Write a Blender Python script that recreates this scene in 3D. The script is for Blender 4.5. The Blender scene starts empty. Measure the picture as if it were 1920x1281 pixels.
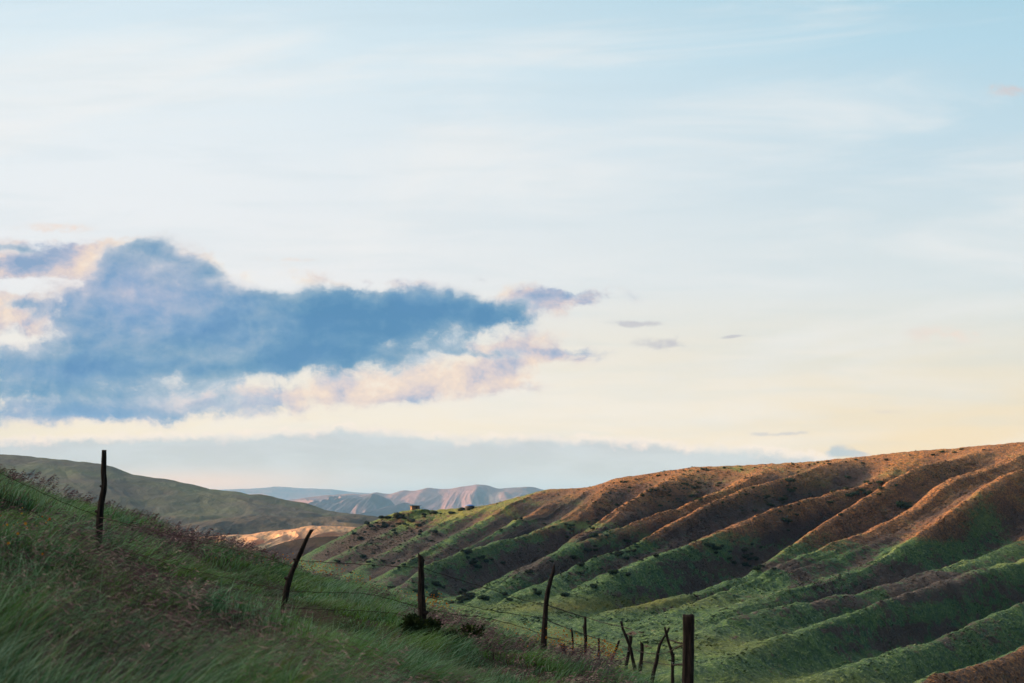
import bpy, math, random
import numpy as np
from math import radians, sin, cos, tan, pi, exp
rng = np.random.default_rng(7)
random.seed(7)
scene = bpy.context.scene
C = scene.collection

# ------------------------------------------------------------------ camera
F = 50.0 / 36.0 * 1920.0            # focal length in photo pixels
PITCH = math.atan(319.5 / F)        # level horizon sits at photo row 960
cam_d = bpy.data.cameras.new("camera"); cam = bpy.data.objects.new("camera", cam_d)
C.objects.link(cam); scene.camera = cam
cam_d.lens = 50; cam_d.sensor_width = 36
cam_d.clip_start = 0.05; cam_d.clip_end = 80000
cam.location = (0, 0, 0); cam.rotation_euler = (pi / 2 + PITCH, 0, 0)
cam_d.dof.use_dof = True; cam_d.dof.focus_distance = 45; cam_d.dof.aperture_fstop = 6.3
cp, sp = cos(PITCH), sin(PITCH)

# ------------------------------------------------------------------ light
SUN_AZ = -83.0      # degrees from the view axis (+Y) towards +X
SUN_EL = 8.5
EXPOSURE = 0.9
sun_dir = np.array([sin(radians(SUN_AZ)) * cos(radians(SUN_EL)), cos(radians(SUN_AZ)) * cos(radians(SUN_EL)), sin(radians(SUN_EL))])
sd = bpy.data.lights.new("sun", 'SUN'); sun = bpy.data.objects.new("sun", sd); C.objects.link(sun)
sd.energy = 5.0; sd.angle = radians(0.9); sd.color = (1.0, 0.50, 0.16)
from mathutils import Vector
sun.rotation_euler = Vector(sun_dir).to_track_quat('Z', 'Y').to_euler()
scene.render.engine = 'CYCLES'
scene.view_settings.view_transform = 'Standard'
scene.view_settings.look = 'None'
scene.view_settings.exposure = EXPOSURE
scene.view_settings.gamma = 1
scene.cycles.volume_bounces = 1
scene.cycles.max_bounces = 6
scene.cycles.transparent_max_bounces = 16

def ray(px, py):
    """world direction (with y = 1) seen at a photo pixel"""
    a = (px - 960) / F; b = (640.5 - py) / F
    x = a; y = cp - b * sp; z = sp + b * cp
    return x / y, z / y
def at(px, py, Y):
    u, v = ray(px, py); return np.array([u * Y, Y, v * Y])
def project(P):
    P = np.asarray(P, float)
    d = P[..., 1] * cp + P[..., 2] * sp
    up = -P[..., 1] * sp + P[..., 2] * cp
    return 960 + P[..., 0] / d * F, 640.5 - up / d * F

# ------------------------------------------------------------------ node helpers
class V:
    """a tiny expression builder over Math nodes"""
    def __init__(s, nt, sock): s.nt = nt; s.s = sock
    def _m(s, op, *o, clamp=False):
        n = s.nt.nodes.new('ShaderNodeMath'); n.operation = op; n.use_clamp = clamp
        for i, q in enumerate((s,) + o):
            if isinstance(q, V): s.nt.links.new(q.s, n.inputs[i])
            else: n.inputs[i].default_value = float(q)
        return V(s.nt, n.outputs[0])
    def __add__(s, o): return s._m('ADD', o)
    __radd__ = __add__
    def __sub__(s, o): return s._m('SUBTRACT', o)
    def __rsub__(s, o): return (s * -1) + o
    def __mul__(s, o): return s._m('MULTIPLY', o)
    __rmul__ = __mul__
    def __truediv__(s, o): return s._m('DIVIDE', o)
    def max(s, o): return s._m('MAXIMUM', o)
    def min(s, o): return s._m('MINIMUM', o)
    def clamp(s): return s._m('ADD', 0.0, clamp=True)
    def exp(s): return s._m('EXPONENT')
    def pow(s, o): return s._m('POWER', o)
    def abs(s): return s._m('ABSOLUTE')
    def ss(s, a, b):
        n = s.nt.nodes.new('ShaderNodeMapRange'); n.interpolation_type = 'SMOOTHSTEP'
        s.nt.links.new(s.s, n.inputs[0])
        n.inputs[1].default_value = min(a, b); n.inputs[2].default_value = max(a, b)
        n.inputs[3].default_value = 0 if a < b else 1; n.inputs[4].default_value = 1 if a < b else 0
        return V(s.nt, n.outputs[0])
def comb(nt, x, y, z=0.0):
    n = nt.nodes.new('ShaderNodeCombineXYZ')
    for i, q in enumerate((x, y, z)):
        if isinstance(q, V): nt.links.new(q.s, n.inputs[i])
        else: n.inputs[i].default_value = q
    return n.outputs[0]
def noise(nt, vec, scale, detail=4, rough=0.5, dist=0.0):
    n = nt.nodes.new('ShaderNodeTexNoise'); n.inputs['Scale'].default_value = scale
    n.inputs['Detail'].default_value = detail; n.inputs['Roughness'].default_value = rough
    n.inputs['Distortion'].default_value = dist
    if vec is not None: nt.links.new(vec, n.inputs['Vector'])
    return V(nt, n.outputs['Fac'])
def mixc(nt, fac, a, b, mode='MIX'):
    n = nt.nodes.new('ShaderNodeMix'); n.data_type = 'RGBA'; n.blend_type = mode
    n.clamp_factor = True
    if isinstance(fac, V): nt.links.new(fac.s, n.inputs[0])
    else: n.inputs[0].default_value = fac
    for i, q in ((6, a), (7, b)):
        if isinstance(q, (tuple, list)): n.inputs[i].default_value = tuple(q)[:3] + (1,)
        else: nt.links.new(q, n.inputs[i])
    return n.outputs[2]
def ramp(nt, fac, stops):
    n = nt.nodes.new('ShaderNodeValToRGB'); e = n.color_ramp.elements
    while len(e) < len(stops): e.new(0.5)
    for k, (p, c) in enumerate(stops): e[k].position = p; e[k].color = tuple(c)[:3] + (1,)
    nt.links.new(fac.s, n.inputs[0]); return n.outputs[0]
def curve(nt, x, pts, x0, x1, y0, y1):
    n = nt.nodes.new('ShaderNodeFloatCurve')
    t = ((x - x0) / (x1 - x0)).clamp(); nt.links.new(t.s, n.inputs[1])
    c = n.mapping.curves[0]
    P = [((a - x0) / (x1 - x0), (b - y0) / (y1 - y0)) for a, b in pts]
    while len(c.points) < len(P): c.points.new(0.5, 0.5)
    for k, p in enumerate(P): c.points[k].location = p; c.points[k].handle_type = 'AUTO'
    n.mapping.update()
    return V(nt, n.outputs[0]) * (y1 - y0) + y0
def lin(r, g, b):
    f = lambda c: (c / 255 / 12.92) if c / 255 <= .04045 else ((c / 255 + .055) / 1.055) ** 2.4
    return (f(r), f(g), f(b))

# ------------------------------------------------------------------ sky
w = bpy.data.worlds.new("World"); scene.world = w; w.use_nodes = True
nt = w.node_tree; nt.nodes.clear()
tc = nt.nodes.new('ShaderNodeTexCoord'); sep = nt.nodes.new('ShaderNodeSeparateXYZ')
nt.links.new(tc.outputs['Generated'], sep.inputs[0])
dx, dy, dz = (V(nt, sep.outputs[i]) for i in range(3))
front = dy.ss(0.05, 0.35)
den = dy.max(0.08)
U = dx / den; W = dz / den
def px_uv(px, py): return ray(px, py)
def blob(px, py, sx, sy, wt=1.0, U_=None, W_=None):
    u0, v0 = px_uv(px, py); su, sv = sx / F, sy / F
    a = ((U_ or U) - u0) / su; b = ((W_ or W) - v0) / sv
    return ((a * a + b * b) * -1).exp() * wt
# Nishita base, and a veil of thin high cloud in front of it that brightens and warms towards the sunset
sky = nt.nodes.new('ShaderNodeTexSky'); sky.sky_type = 'NISHITA'; sky.sun_disc = False
sky.sun_elevation = radians(SUN_EL); sky.sun_rotation = radians(SUN_AZ)
sky.air_density = 1.0; sky.dust_density = 1.5; sky.ozone_density = 2.0
sk = nt.nodes.new('ShaderNodeVectorMath'); sk.operation = 'SCALE'; sk.inputs['Scale'].default_value = 0.085
nt.links.new(sky.outputs[0], sk.inputs[0])
base = sk.outputs[0]
cL = [(0.00, lin(255, 230, 184)), (0.10, lin(255, 237, 200)), (0.22, lin(253, 241, 222)), (0.40, lin(246, 244, 244)), (0.62, lin(240, 244, 247)), (0.85, lin(226, 240, 247)), (1.0, lin(212, 233, 245))]
cR = [(0.00, lin(255, 220, 158)), (0.10, lin(254, 226, 176)), (0.22, lin(246, 231, 204)), (0.40, lin(226, 232, 232)), (0.62, lin(204, 224, 234)), (0.85, lin(184, 218, 234)), (1.0, lin(172, 212, 230))]
t = (W / 0.40).clamp()
hg = mixc(nt, U.ss(-0.30, 0.40), ramp(nt, t, cL), ramp(nt, t, cR))
# cirrus streaks
sw = comb(nt, U * 1.6, W * 9 + U * -0.8, 0.3)
ci = noise(nt, sw, 2.2, 7, 0.55, 0.6)
hg = mixc(nt, ci.ss(0.42, 0.72) * 0.55, hg, lin(250, 247, 244))
ci2 = noise(nt, comb(nt, U * 3, W * 26, 4.0), 2.0, 6, 0.6, 0.4)
hg = mixc(nt, ci2.ss(0.56, 0.35) * 0.14, hg, lin(196, 216, 226))
veil = (dz.ss(0.75, 0.30)) * front
base = mixc(nt, veil * 0.97 , base, hg)

# clouds: warped coordinates
wn = noise(nt, comb(nt, U, W, 1.7), 9, 6, 0.6)
wn2 = noise(nt, comb(nt, U, W, 7.7), 9, 6, 0.6)
Uw = U + (wn - 0.5) * 0.055; Ww = W + (wn2 - 0.5) * 0.045
def cb(*a): return blob(*a, U_=Uw, W_=Ww)
fine = noise(nt, comb(nt, U, W * 1.5, 0.0), 22, 9, 0.62, 0.3)
big = noise(nt, comb(nt, U, W * 1.8, 3.0), 7, 4, 0.5)
# --- low bank along the horizon
top = [(-200, 812), (0, 815), (150, 812), (420, 808), (560, 800), (640, 795), (720, 799), (830, 810), (1000, 812), (1140, 815), (1290, 826), (1420, 836), (1540, 850), (1620, 870), (1800, 905), (2200, 930)]
tp = [(ray(a, b)[0], ray(a, b)[1]) for a, b in top]
tl = curve(nt, U, tp, tp[0][0], tp[-1][0], 0.0, 0.1)
bn = noise(nt, comb(nt, U, W * 1.2, 9.0), 46, 7, 0.6)
bn3 = noise(nt, comb(nt, U, W * 1.2, 19.0), 120, 6, 0.6)
dd = tl - W + (bn - 0.5) * 0.013 + (bn3 - 0.5) * 0.009
bank = dd.ss(-0.0012, 0.0035) * front
bankc = ramp(nt, (dd / 0.05 + (bn - 0.5) * 0.5).clamp(), [(0.0, lin(255, 238, 222)), (0.05, lin(228, 218, 216)), (0.13, lin(198, 202, 208)), (0.42, lin(196, 202, 206)), (0.8, lin(200, 204, 206)), (1.0, lin(206, 206, 204))])
bst = noise(nt, comb(nt, U * 1.0, W * 4.5, 2.0), 14, 7, .6, .3)
bankc = mixc(nt, bst.ss(.40, .62) * .8, bankc, lin(206, 214, 220))
bankc = mixc(nt, (dd.ss(-.002, .0015) * dd.ss(.009, .002)) * (bn.ss(.35, .6) * .6 + .4), bankc, lin(255, 240, 224))
glow = blob(340, 912, 260, 26) * 1.0
bankc = mixc(nt, glow, bankc, lin(255, 216, 188))
base = mixc(nt, bank * 0.95, base, bankc)
# --- main cloud: a thinner sunlit layer of puffs with the dense blue body in front of it
fine2 = noise(nt, comb(nt, U + (wn - .5) * .08, W * 1.4 + (wn2 - .5) * .08, 5.0), 30, 10, 0.68, 0.2)
mid = noise(nt, comb(nt, U + (wn - .5) * .05, W * 1.7, 11.0), 13, 10, 0.66, 0.3)
def emb(sc, zz, du, dw, det=7):
    a_ = noise(nt, comb(nt, U + (wn - .5) * .05, W * 1.2, zz), sc, det, .6); b_ = noise(nt, comb(nt, U + (wn - .5) * .05 + du, W * 1.2 + dw, zz), sc, det, .6)
    return a_ - b_
relief = emb(11, 21.0, .012, -.016) * 1.4 + emb(30, 22.0, .004, -.006) * 1.2
def total(lst):
    q = None
    for p in lst:
        q = cb(*p) if q is None else q + cb(*p)
    return q
SB = total([(800, 705, 200, 32, 1.0), (930, 690, 90, 36, .6), (960, 640, 120, 30, .9), (650, 738, 140, 16, .8), (230, 750, 330, 32, 1.2), (40, 590, 130, 60, 1.1), (60, 485, 110, 34, .8), (190, 490, 90, 36, .9),
            (370, 505, 80, 26, .7), (490, 525, 90, 24, .7), (700, 540, 120, 20, .5), (1010, 560, 110, 26, .7), (1075, 552, 90, 16, .6), (1040, 655, 90, 12, .6), (240, 465, 60, 16, .5), (40, 515, 90, 12, .4)])
SB = SB - cb(70, 540, 110, 14, 0.9) - cb(15, 640, 40, 20, .6) - cb(900, 628, 60, 9, .5)
DB = SB + ((fine - .5) * 1.8 + (fine2 - .5) * 2.2 + (mid - .5) * 1.4) * SB.ss(.02, .4)
aB = DB.ss(.12, .78) * front
lavB = (blob(200, 765, 420, 42) * .9 + blob(50, 600, 120, 40) * .2 + blob(60, 485, 110, 30) * .8 + blob(1060, 555, 140, 30) * .7 + blob(1050, 660, 90, 10) * .6).clamp()
tB = (.38 + (mid - .5) * 1.7 + (fine - .5) * .6 - relief * 1.0 + lavB * .60 + blob(120, 745, 420, 44) * .28 + (big - .5) * .8 - blob(380, 735, 200, 14) * .30).clamp()
cB = ramp(nt, tB, [(0.0, lin(255, 244, 226)), (.25, lin(248, 224, 204)), (.5, lin(222, 206, 206)), (.75, lin(178, 184, 206)), (1.0, lin(138, 164, 198))])
base = mixc(nt, aB, base, cB)
S = total([(430, 632, 330, 66, 1.25), (250, 575, 170, 62, 1.0), (275, 494, 72, 42, 1.4), (300, 530, 130, 40, .7), (380, 520, 60, 26, .7), (640, 590, 240, 44, 1.1), (880, 580, 120, 27, 1.0), (110, 680, 260, 36, 1.0), (640, 670, 170, 20, .6), (900, 655, 90, 9, .55), (170, 778, 290, 19, 1.1), (120, 738, 330, 28, .95), (40, 575, 60, 14, .5), (800, 640, 90, 20, .4), (-10, 470, 90, 16, .8), (60, 468, 50, 10, .5), (370, 690, 260, 22, .6)])
S = S - cb(20, 625, 70, 24, .7) - cb(170, 530, 50, 26, .5)
Dm = S + ((fine - 0.5) * 1.5 + (fine2 - .5) * 1.7 + (mid - .5) * 1.5 + (big - 0.5) * 0.6) * S.ss(0.02, 0.35)
main = Dm.ss(0.08, 0.92) * front
shade = (S.min(1.4) * 0.50 + (fine - 0.5) * 0.35 + (fine2 - .5) * .2 + (mid - .5) * .55 + (big - 0.5) * 2.0 + .02 - relief * .8 - blob(270, 560, 170, 80) * .24 - blob(280, 480, 90, 30) * .1 + blob(420, 695, 400, 18) * .22 + blob(760, 590, 260, 22) * .15)
shade = shade * Dm.ss(.12, 1.0)
lav = (blob(250, 565, 210, 90) * 1.0 + blob(120, 780, 300, 34) * .9 + blob(120, 700, 130, 30) * .4 + (mid - .5) * 1.2).clamp()
coolc = ramp(nt, shade.clamp(), [(0.0, lin(226, 222, 224)), (0.12, lin(198, 206, 216)), (0.28, lin(166, 186, 204)), (0.48, lin(134, 166, 192)), (0.75, lin(98, 146, 184)), (1.0, lin(80, 134, 178))])
lavc = ramp(nt, shade.clamp(), [(0.0, lin(238, 218, 210)), (0.15, lin(206, 200, 212)), (0.4, lin(164, 178, 206)), (0.65, lin(128, 162, 202)), (1.0, lin(96, 140, 192))])
base = mixc(nt, main, base, mixc(nt, lav, coolc, lavc))
# --- small loose clouds
sm = [(1245, 640, 54, 15, 1.0), (1195, 603, 60, 6, .9), (1372, 632, 24, 3, .8), (1462, 817, 46, 5, 1.0), (1570, 850, 26, 11, 1.0), (1600, 856, 36, 5, .7), (1090, 552, 60, 9, .8), (915, 520, 30, 9, .6), (110, 425, 80, 13, .55), (1890, 172, 44, 16, .7), (1790, 628, 80, 18, .65), (1670, 773, 50, 5, .3), (530, 487, 70, 6, .5)]
Uv = U + (wn - .5) * .02; Wv = W + (wn2 - .5) * .014
T = None
for p in sm:
    q = blob(*p, U_=Uv, W_=Wv); T = q if T is None else T + q
sm_a = (T + ((fine - 0.5) * 2.6 + (fine2 - .5) * 4.2) * T.ss(.02, .5)).ss(0.1, 1.05) * front
smc = mixc(nt, blob(1570, 850, 60, 20) * .8, mixc(nt, blob(110, 425, 200, 40) + blob(1800, 600, 200, 520) + blob(530, 487, 100, 20), lin(196, 192, 200), lin(248, 222, 206)), lin(140, 180, 212))
base = mixc(nt, sm_a * 0.72, base, smc)
lowg = nt.nodes.new('ShaderNodeVectorMath'); lowg.operation = 'MULTIPLY'; nt.links.new(base, lowg.inputs[0])
nt.links.new(mixc(nt, ((W.max(0) / -0.032).exp()) * 0.8, (1, 1, 1), (2.2, 1.6, 1.12)), lowg.inputs[1]); base = lowg.outputs[0]
# bring the picture part down to the exposure, keep the open sky overhead and the sunset glow beside the frame bright
dn = nt.nodes.new('ShaderNodeVectorMath'); dn.operation = 'SCALE'; nt.links.new(base, dn.inputs[0]); dn.inputs['Scale'].default_value = 2 ** -EXPOSURE
over = mixc(nt, 1.0, (0, 0, 0), (1, 1, 1))
def vdot(a): return dx * float(a[0]) + dy * float(a[1]) + dz * float(a[2])
side = dy.ss(0.93, 0.55).max(dz.ss(0.45, 0.8)) * dz.ss(-0.02, 0.05)
glowl = vdot(sun_dir).ss(0.45, 1.0) * side
upl = dz.ss(0.35, 0.9)
a1 = nt.nodes.new('ShaderNodeVectorMath'); a1.operation = 'SCALE'; a1.inputs[0].default_value = (3.5, 3.05, 2.3); nt.links.new(glowl.s, a1.inputs['Scale'])
a2 = nt.nodes.new('ShaderNodeVectorMath'); a2.operation = 'SCALE'; a2.inputs[0].default_value = (.13, .18, .22); nt.links.new(upl.s, a2.inputs['Scale'])
s1 = nt.nodes.new('ShaderNodeVectorMath'); s1.operation = 'ADD'; nt.links.new(dn.outputs[0], s1.inputs[0]); nt.links.new(a1.outputs[0], s1.inputs[1])
s2 = nt.nodes.new('ShaderNodeVectorMath'); s2.operation = 'ADD'; nt.links.new(s1.outputs[0], s2.inputs[0]); nt.links.new(a2.outputs[0], s2.inputs[1])
base = s2.outputs[0]
SKY_GAIN = 1.0
bg = nt.nodes.new('ShaderNodeBackground'); bg.inputs[1].default_value = SKY_GAIN
nt.links.new(base, bg.inputs[0])
wo = nt.nodes.new('ShaderNodeOutputWorld'); nt.links.new(bg.outputs[0], wo.inputs[0])

# ------------------------------------------------------------------ numeric noise
def _h(ix, iy, s):
    n = (ix * 374761393 + iy * 668265263 + s * 974634777) & 0xffffffff
    n = ((n ^ (n >> 13)) * 1274126177) & 0xffffffff
    return ((n ^ (n >> 16)) & 0xffff) / 65535.0
def vnoise(x, y, s=0):
    x = np.asarray(x, float); y = np.asarray(y, float)
    ix = np.floor(x).astype(np.int64); iy = np.floor(y).astype(np.int64)
    fx = x - ix; fy = y - iy
    fx = fx * fx * fx * (fx * (fx * 6 - 15) + 10); fy = fy * fy * fy * (fy * (fy * 6 - 15) + 10)
    a = _h(ix, iy, s); b = _h(ix + 1, iy, s); c = _h(ix, iy + 1, s); d = _h(ix + 1, iy + 1, s)
    return (a + (b - a) * fx) * (1 - fy) + (c + (d - c) * fx) * fy - 0.5
def fbm(x, y, s=0, o=4, g=0.5):
    r = 0; a = 1.0
    for k in range(o):
        r = r + a * vnoise(x * 2 ** k, y * 2 ** k, s + k * 17); a *= g
    return r
def sstep(a, b, x):
    t = np.clip((x - a) / (b - a), 0, 1); return t * t * (3 - 2 * t)

# ------------------------------------------------------------------ object helpers
def setp(o, label=None, cat=None, group=None, kind=None):
    if label: o['label'] = label
    if cat: o['category'] = cat
    if group: o['group'] = group
    if kind: o['kind'] = kind
    return o
def mesh_np(name, verts, faces, mat=None, attrs=None, smooth=True, parent=None):
    """verts (n,3); faces (m,k) all of one size"""
    me = bpy.data.meshes.new(name)
    verts = np.ascontiguousarray(verts, dtype=np.float32); faces = np.ascontiguousarray(faces, dtype=np.int32)
    n, k = faces.shape
    me.vertices.add(len(verts)); me.vertices.foreach_set('co', verts.ravel())
    me.loops.add(n * k); me.loops.foreach_set('vertex_index', faces.ravel())
    me.polygons.add(n); me.polygons.foreach_set('loop_start', np.arange(0, n * k, k, dtype=np.int32))
    me.polygons.foreach_set('loop_total', np.full(n, k, dtype=np.int32))
    me.polygons.foreach_set('use_smooth', np.full(n, smooth, dtype=bool))
    for an, av in (attrs or {}).items():
        a = me.attributes.new(an, 'FLOAT', 'POINT'); a.data.foreach_set('value', np.ascontiguousarray(av, dtype=np.float32).ravel())
    me.update(); me.validate()
    if mat: me.materials.append(mat)
    o = bpy.data.objects.new(name, me); C.objects.link(o)
    if parent: o.parent = parent
    return o
def grid_faces(nr, nc):
    i = np.arange(nr * nc).reshape(nr, nc)
    return np.stack([i[:-1, :-1], i[:-1, 1:], i[1:, 1:], i[1:, :-1]], -1).reshape(-1, 4)
def grid_obj(name, P, mat, attrs=None, flip=False):
    nr, nc, _ = P.shape; f = grid_faces(nr, nc)
    if flip: f = f[:, ::-1]
    return mesh_np(name, P.reshape(-1, 3), f, mat, attrs)
def material(name, rough=0.9, spec=0.1):
    m = bpy.data.materials.new(name); m.use_nodes = True
    b = m.node_tree.nodes['Principled BSDF']; b.inputs['Roughness'].default_value = rough
    b.inputs['Specular IOR Level'].default_value = spec
    return m, m.node_tree, b
def attr(nt, name):
    n = nt.nodes.new('ShaderNodeAttribute'); n.attribute_name = name; return V(nt, n.outputs['Fac'])
def pos(nt):
    return nt.nodes.new('ShaderNodeNewGeometry').outputs['Position']
def scaled(nt, vec, s):
    n = nt.nodes.new('ShaderNodeMapping'); n.inputs['Scale'].default_value = s; nt.links.new(vec, n.inputs[0]); return n.outputs[0]
def bump(nt, b, h, strength, dist):
    n = nt.nodes.new('ShaderNodeBump'); n.inputs['Strength'].default_value = strength; n.inputs['Distance'].default_value = dist
    nt.links.new(h.s, n.inputs['Height']); nt.links.new(n.outputs[0], b.inputs['Normal'])

# ------------------------------------------------------------------ materials of the land
DRY = (0.27, 0.105, 0.035); MAROON = (0.070, 0.024, 0.022); GREEN = (0.085, 0.165, 0.018); PALE = (0.38, 0.44, 0.17); OLIVE = (0.20, 0.175, 0.012); TEAL = (0.022, 0.078, 0.022)
m_hill, nt, b = material('hillside_grass')
P = pos(nt)
dry = attr(nt, 'dry'); mar = attr(nt, 'maroon'); oli = attr(nt, 'olive')
n1 = noise(nt, scaled(nt, P, (0.06, 0.05, 0.12)), 1.0, 6, 0.6, 0.5)
n2 = noise(nt, scaled(nt, P, (0.45, 0.22, 0.6)), 1.0, 6, 0.65, 0.8)
n3 = noise(nt, scaled(nt, P, (1.6, 0.7, 1.6)), 1.0, 4, 0.6, 0.4)
g = mixc(nt, n2.ss(0.36, 0.62), TEAL, GREEN)
g = mixc(nt, (n3.ss(0.49, 0.72) * 0.7 + n2.ss(0.55, 0.8) * 0.4).clamp() * (1 - (dry * .6 + mar * .6).clamp()), g, PALE)
g = mixc(nt, (oli * (n2.ss(0.3, 0.6) * 0.6 + 0.4)).clamp(), g, OLIVE)
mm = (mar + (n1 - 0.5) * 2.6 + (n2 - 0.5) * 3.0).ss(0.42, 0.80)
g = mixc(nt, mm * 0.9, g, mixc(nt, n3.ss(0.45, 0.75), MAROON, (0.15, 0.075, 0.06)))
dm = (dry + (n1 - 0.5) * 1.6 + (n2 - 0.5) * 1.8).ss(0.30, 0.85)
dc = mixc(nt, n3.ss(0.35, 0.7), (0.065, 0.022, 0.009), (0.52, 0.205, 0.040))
dc = mixc(nt, (mar * 1.5 + (n1 - 0.5) * 1.5 + (n2 - .5) * .8).clamp(), dc, (0.040, 0.014, 0.011))  # dry grass darkened on the flanks: maroon growth plus shade put into the colour
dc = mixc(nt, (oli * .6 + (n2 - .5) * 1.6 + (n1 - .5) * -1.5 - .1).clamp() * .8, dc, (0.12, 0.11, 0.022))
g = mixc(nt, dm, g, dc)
nt.links.new(g, b.inputs['Base Color'])
n4 = noise(nt, scaled(nt, P, (3.2, 1.6, 3.2)), 1.0, 4, 0.7, 0.3)
g = mixc(nt, (n4.ss(.46, .30) * .75).clamp(), g, mixc(nt, dm, (.014, .026, .010), (.055, .022, .012)))
nt.links.new(g, b.inputs['Base Color'])
bump(nt, b, n3 * 0.6 + n2 * 1.0 + n4 * .5, 1.0, 1.0)
b.inputs['Sheen Weight'].default_value = 0.15

def far_material(name, c0, c1, c2, sc, bumpd):
    m, nt, b = material(name)
    P = pos(nt)
    a = noise(nt, scaled(nt, P, (sc, sc, sc * 2)), 1, 6, .6, .5); a2 = noise(nt, scaled(nt, P, (sc * 7, sc * 4, sc * 9)), 1, 6, .65, .5)
    c = mixc(nt, a.ss(.38, .62), c0, c1); c = mixc(nt, a2.ss(.45, .72) * .7, c, c2)
    nt.links.new(c, b.inputs['Base Color']); bump(nt, b, a2, .8, bumpd)
    return m
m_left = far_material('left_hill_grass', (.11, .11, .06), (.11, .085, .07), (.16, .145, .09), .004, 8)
m_bench = far_material('bench_hill_grass', (.065, .062, .05), (.05, .045, .045), (.12, .10, .07), .008, 4)  # darker vegetation, with a hill shadow it does not receive painted into its colour
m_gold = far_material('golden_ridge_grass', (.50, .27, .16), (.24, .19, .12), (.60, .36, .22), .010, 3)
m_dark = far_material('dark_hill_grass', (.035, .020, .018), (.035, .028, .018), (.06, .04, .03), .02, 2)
m_mount = far_material('mountain_grass', (.22, .12, .13), (.14, .09, .10), (.32, .17, .16), .0006, 40)
m_floor = far_material('valley_grass', (.07, .11, .04), (.10, .10, .04), (.14, .16, .08), .02, 1)

# ------------------------------------------------------------------ right hill, lofted between its spur crests
CR = [
 ([(700, 985), (650, 1010), (600, 1040), (545, 1062), (500, 1080)], 960, 930),
 ([(769, 961), (725, 967), (672, 987), (620, 1015), (568, 1043), (530, 1068)], 780, 760),
 ([(819, 956), (765, 985), (690, 1018), (620, 1052), (565, 1088)], 770, 680),
 ([(912, 947), (850, 972), (780, 1007), (700, 1048), (630, 1090), (600, 1112)], 760, 580),
 ([(1022, 919), (960, 945), (900, 985), (830, 1020), (760, 1060), (690, 1105), (660, 1125)], 750, 540),
 ([(1106, 913), (1050, 938), (1006, 963), (969, 978), (916, 1012), (850, 1045), (770, 1085), (700, 1130)], 740, 500),
 ([(1160, 896), (1110, 935), (1060, 965), (987, 998), (881, 1025), (800, 1055), (750, 1100), (720, 1140)], 730, 470),
 ([(1300, 876), (1230, 912), (1170, 945), (1110, 985), (1030, 1030), (950, 1075), (880, 1115), (820, 1150)], 720, 440),
 ([(1464, 869), (1381, 903), (1259, 956), (1200, 978), (1125, 1008), (1037, 1040), (941, 1090), (872, 1135), (830, 1160)], 700, 415),
 ([(1590, 858), (1450, 902), (1363, 940), (1256, 990), (1175, 1035), (1100, 1062), (1035, 1084), (960, 1120), (880, 1160)], 690, 385),
 ([(1720, 845), (1668, 885), (1599, 920), (1490, 954), (1385, 992), (1280, 1029), (1212, 1056), (1162, 1078), (1094, 1106), (1031, 1127), (950, 1160)], 680, 365),
 ([(1860, 834), (1770, 864), (1700, 890), (1637, 931), (1562, 980), (1490, 1021), (1411, 1063), (1331, 1094), (1244, 1122), (1150, 1150), (1050, 1180)], 670, 340),
 ([(1990, 822), (1918, 848), (1851, 879), (1768, 909), (1723, 943), (1686, 969), (1618, 1006), (1543, 1033), (1449, 1063), (1385, 1097), (1290, 1130), (1200, 1168), (1130, 1198)], 665, 320),
 ([(2120, 815), (1990, 850), (1890, 895), (1820, 945), (1768, 984), (1723, 1010), (1656, 1044), (1562, 1078), (1468, 1106), (1317, 1159), (1200, 1208)], 660, 300),
 ([(2230, 810), (2060, 900), (1918, 998), (1836, 1033), (1731, 1063), (1618, 1097), (1505, 1122), (1393, 1152), (1317, 1182), (1240, 1225)], 640, 280),
 ([(2340, 810), (2150, 940), (2020, 1030), (1918, 1068), (1806, 1089), (1693, 1119), (1599, 1149), (1505, 1187), (1430, 1214), (1302, 1255)], 620, 245),
 ([(2460, 810), (2250, 990), (2050, 1100), (1918, 1149), (1825, 1175), (1731, 1202), (1637, 1232), (1543, 1265), (1450, 1295), (1360, 1322)], 590, 212),
 ([(2620, 820), (2350, 1030), (2100, 1140), (1918, 1208), (1825, 1243), (1731, 1279), (1640, 1318), (1550, 1360)], 550, 172),
 ([(2850, 850), (2600, 1080), (2300, 1230), (2000, 1340), (1800, 1410), (1650, 1470)], 490, 138),
 ([(3200, 900), (2900, 1150), (2600, 1300), (2250, 1440), (2000, 1540), (1850, 1600)], 400, 110),
]
NV = 620; NU = 46
def resample(P, n):
    s = np.concatenate([[0], np.cumsum(np.linalg.norm(np.diff(P, axis=0), axis=1))]); s /= s[-1]
    # smooth Catmull-like interpolation by oversampling + blur
    tt = np.linspace(0, 1, n); Q = np.stack([np.interp(tt, s, P[:, k]) for k in range(3)], 1)
    kw = n // 24; ker = np.hanning(2 * kw + 1); ker /= ker.sum()
    for k in range(3):
        q = Q[:, k]; ext = np.concatenate([2 * q[0] - q[kw:0:-1], q, 2 * q[-1] - q[-2:-kw - 2:-1]])
        Q[:, k] = np.convolve(ext, ker, 'valid')
    return Q
crest = []
for pts, d0, d1 in CR:
    p = np.array(pts, float); s = np.concatenate([[0], np.cumsum(np.hypot(*np.diff(p, axis=0).T))]); s /= s[-1]
    crest.append(resample(np.array([at(a, c, d0 + (d1 - d0) * q) for (a, c), q in zip(pts, s)]), NV))
crest = np.array(crest)                      # (K, NV, 3)
crest[0, :, 2] -= 22
K = len(crest)
v = np.linspace(0, 1, NV)
cols = []; dropf = []; 
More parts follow.
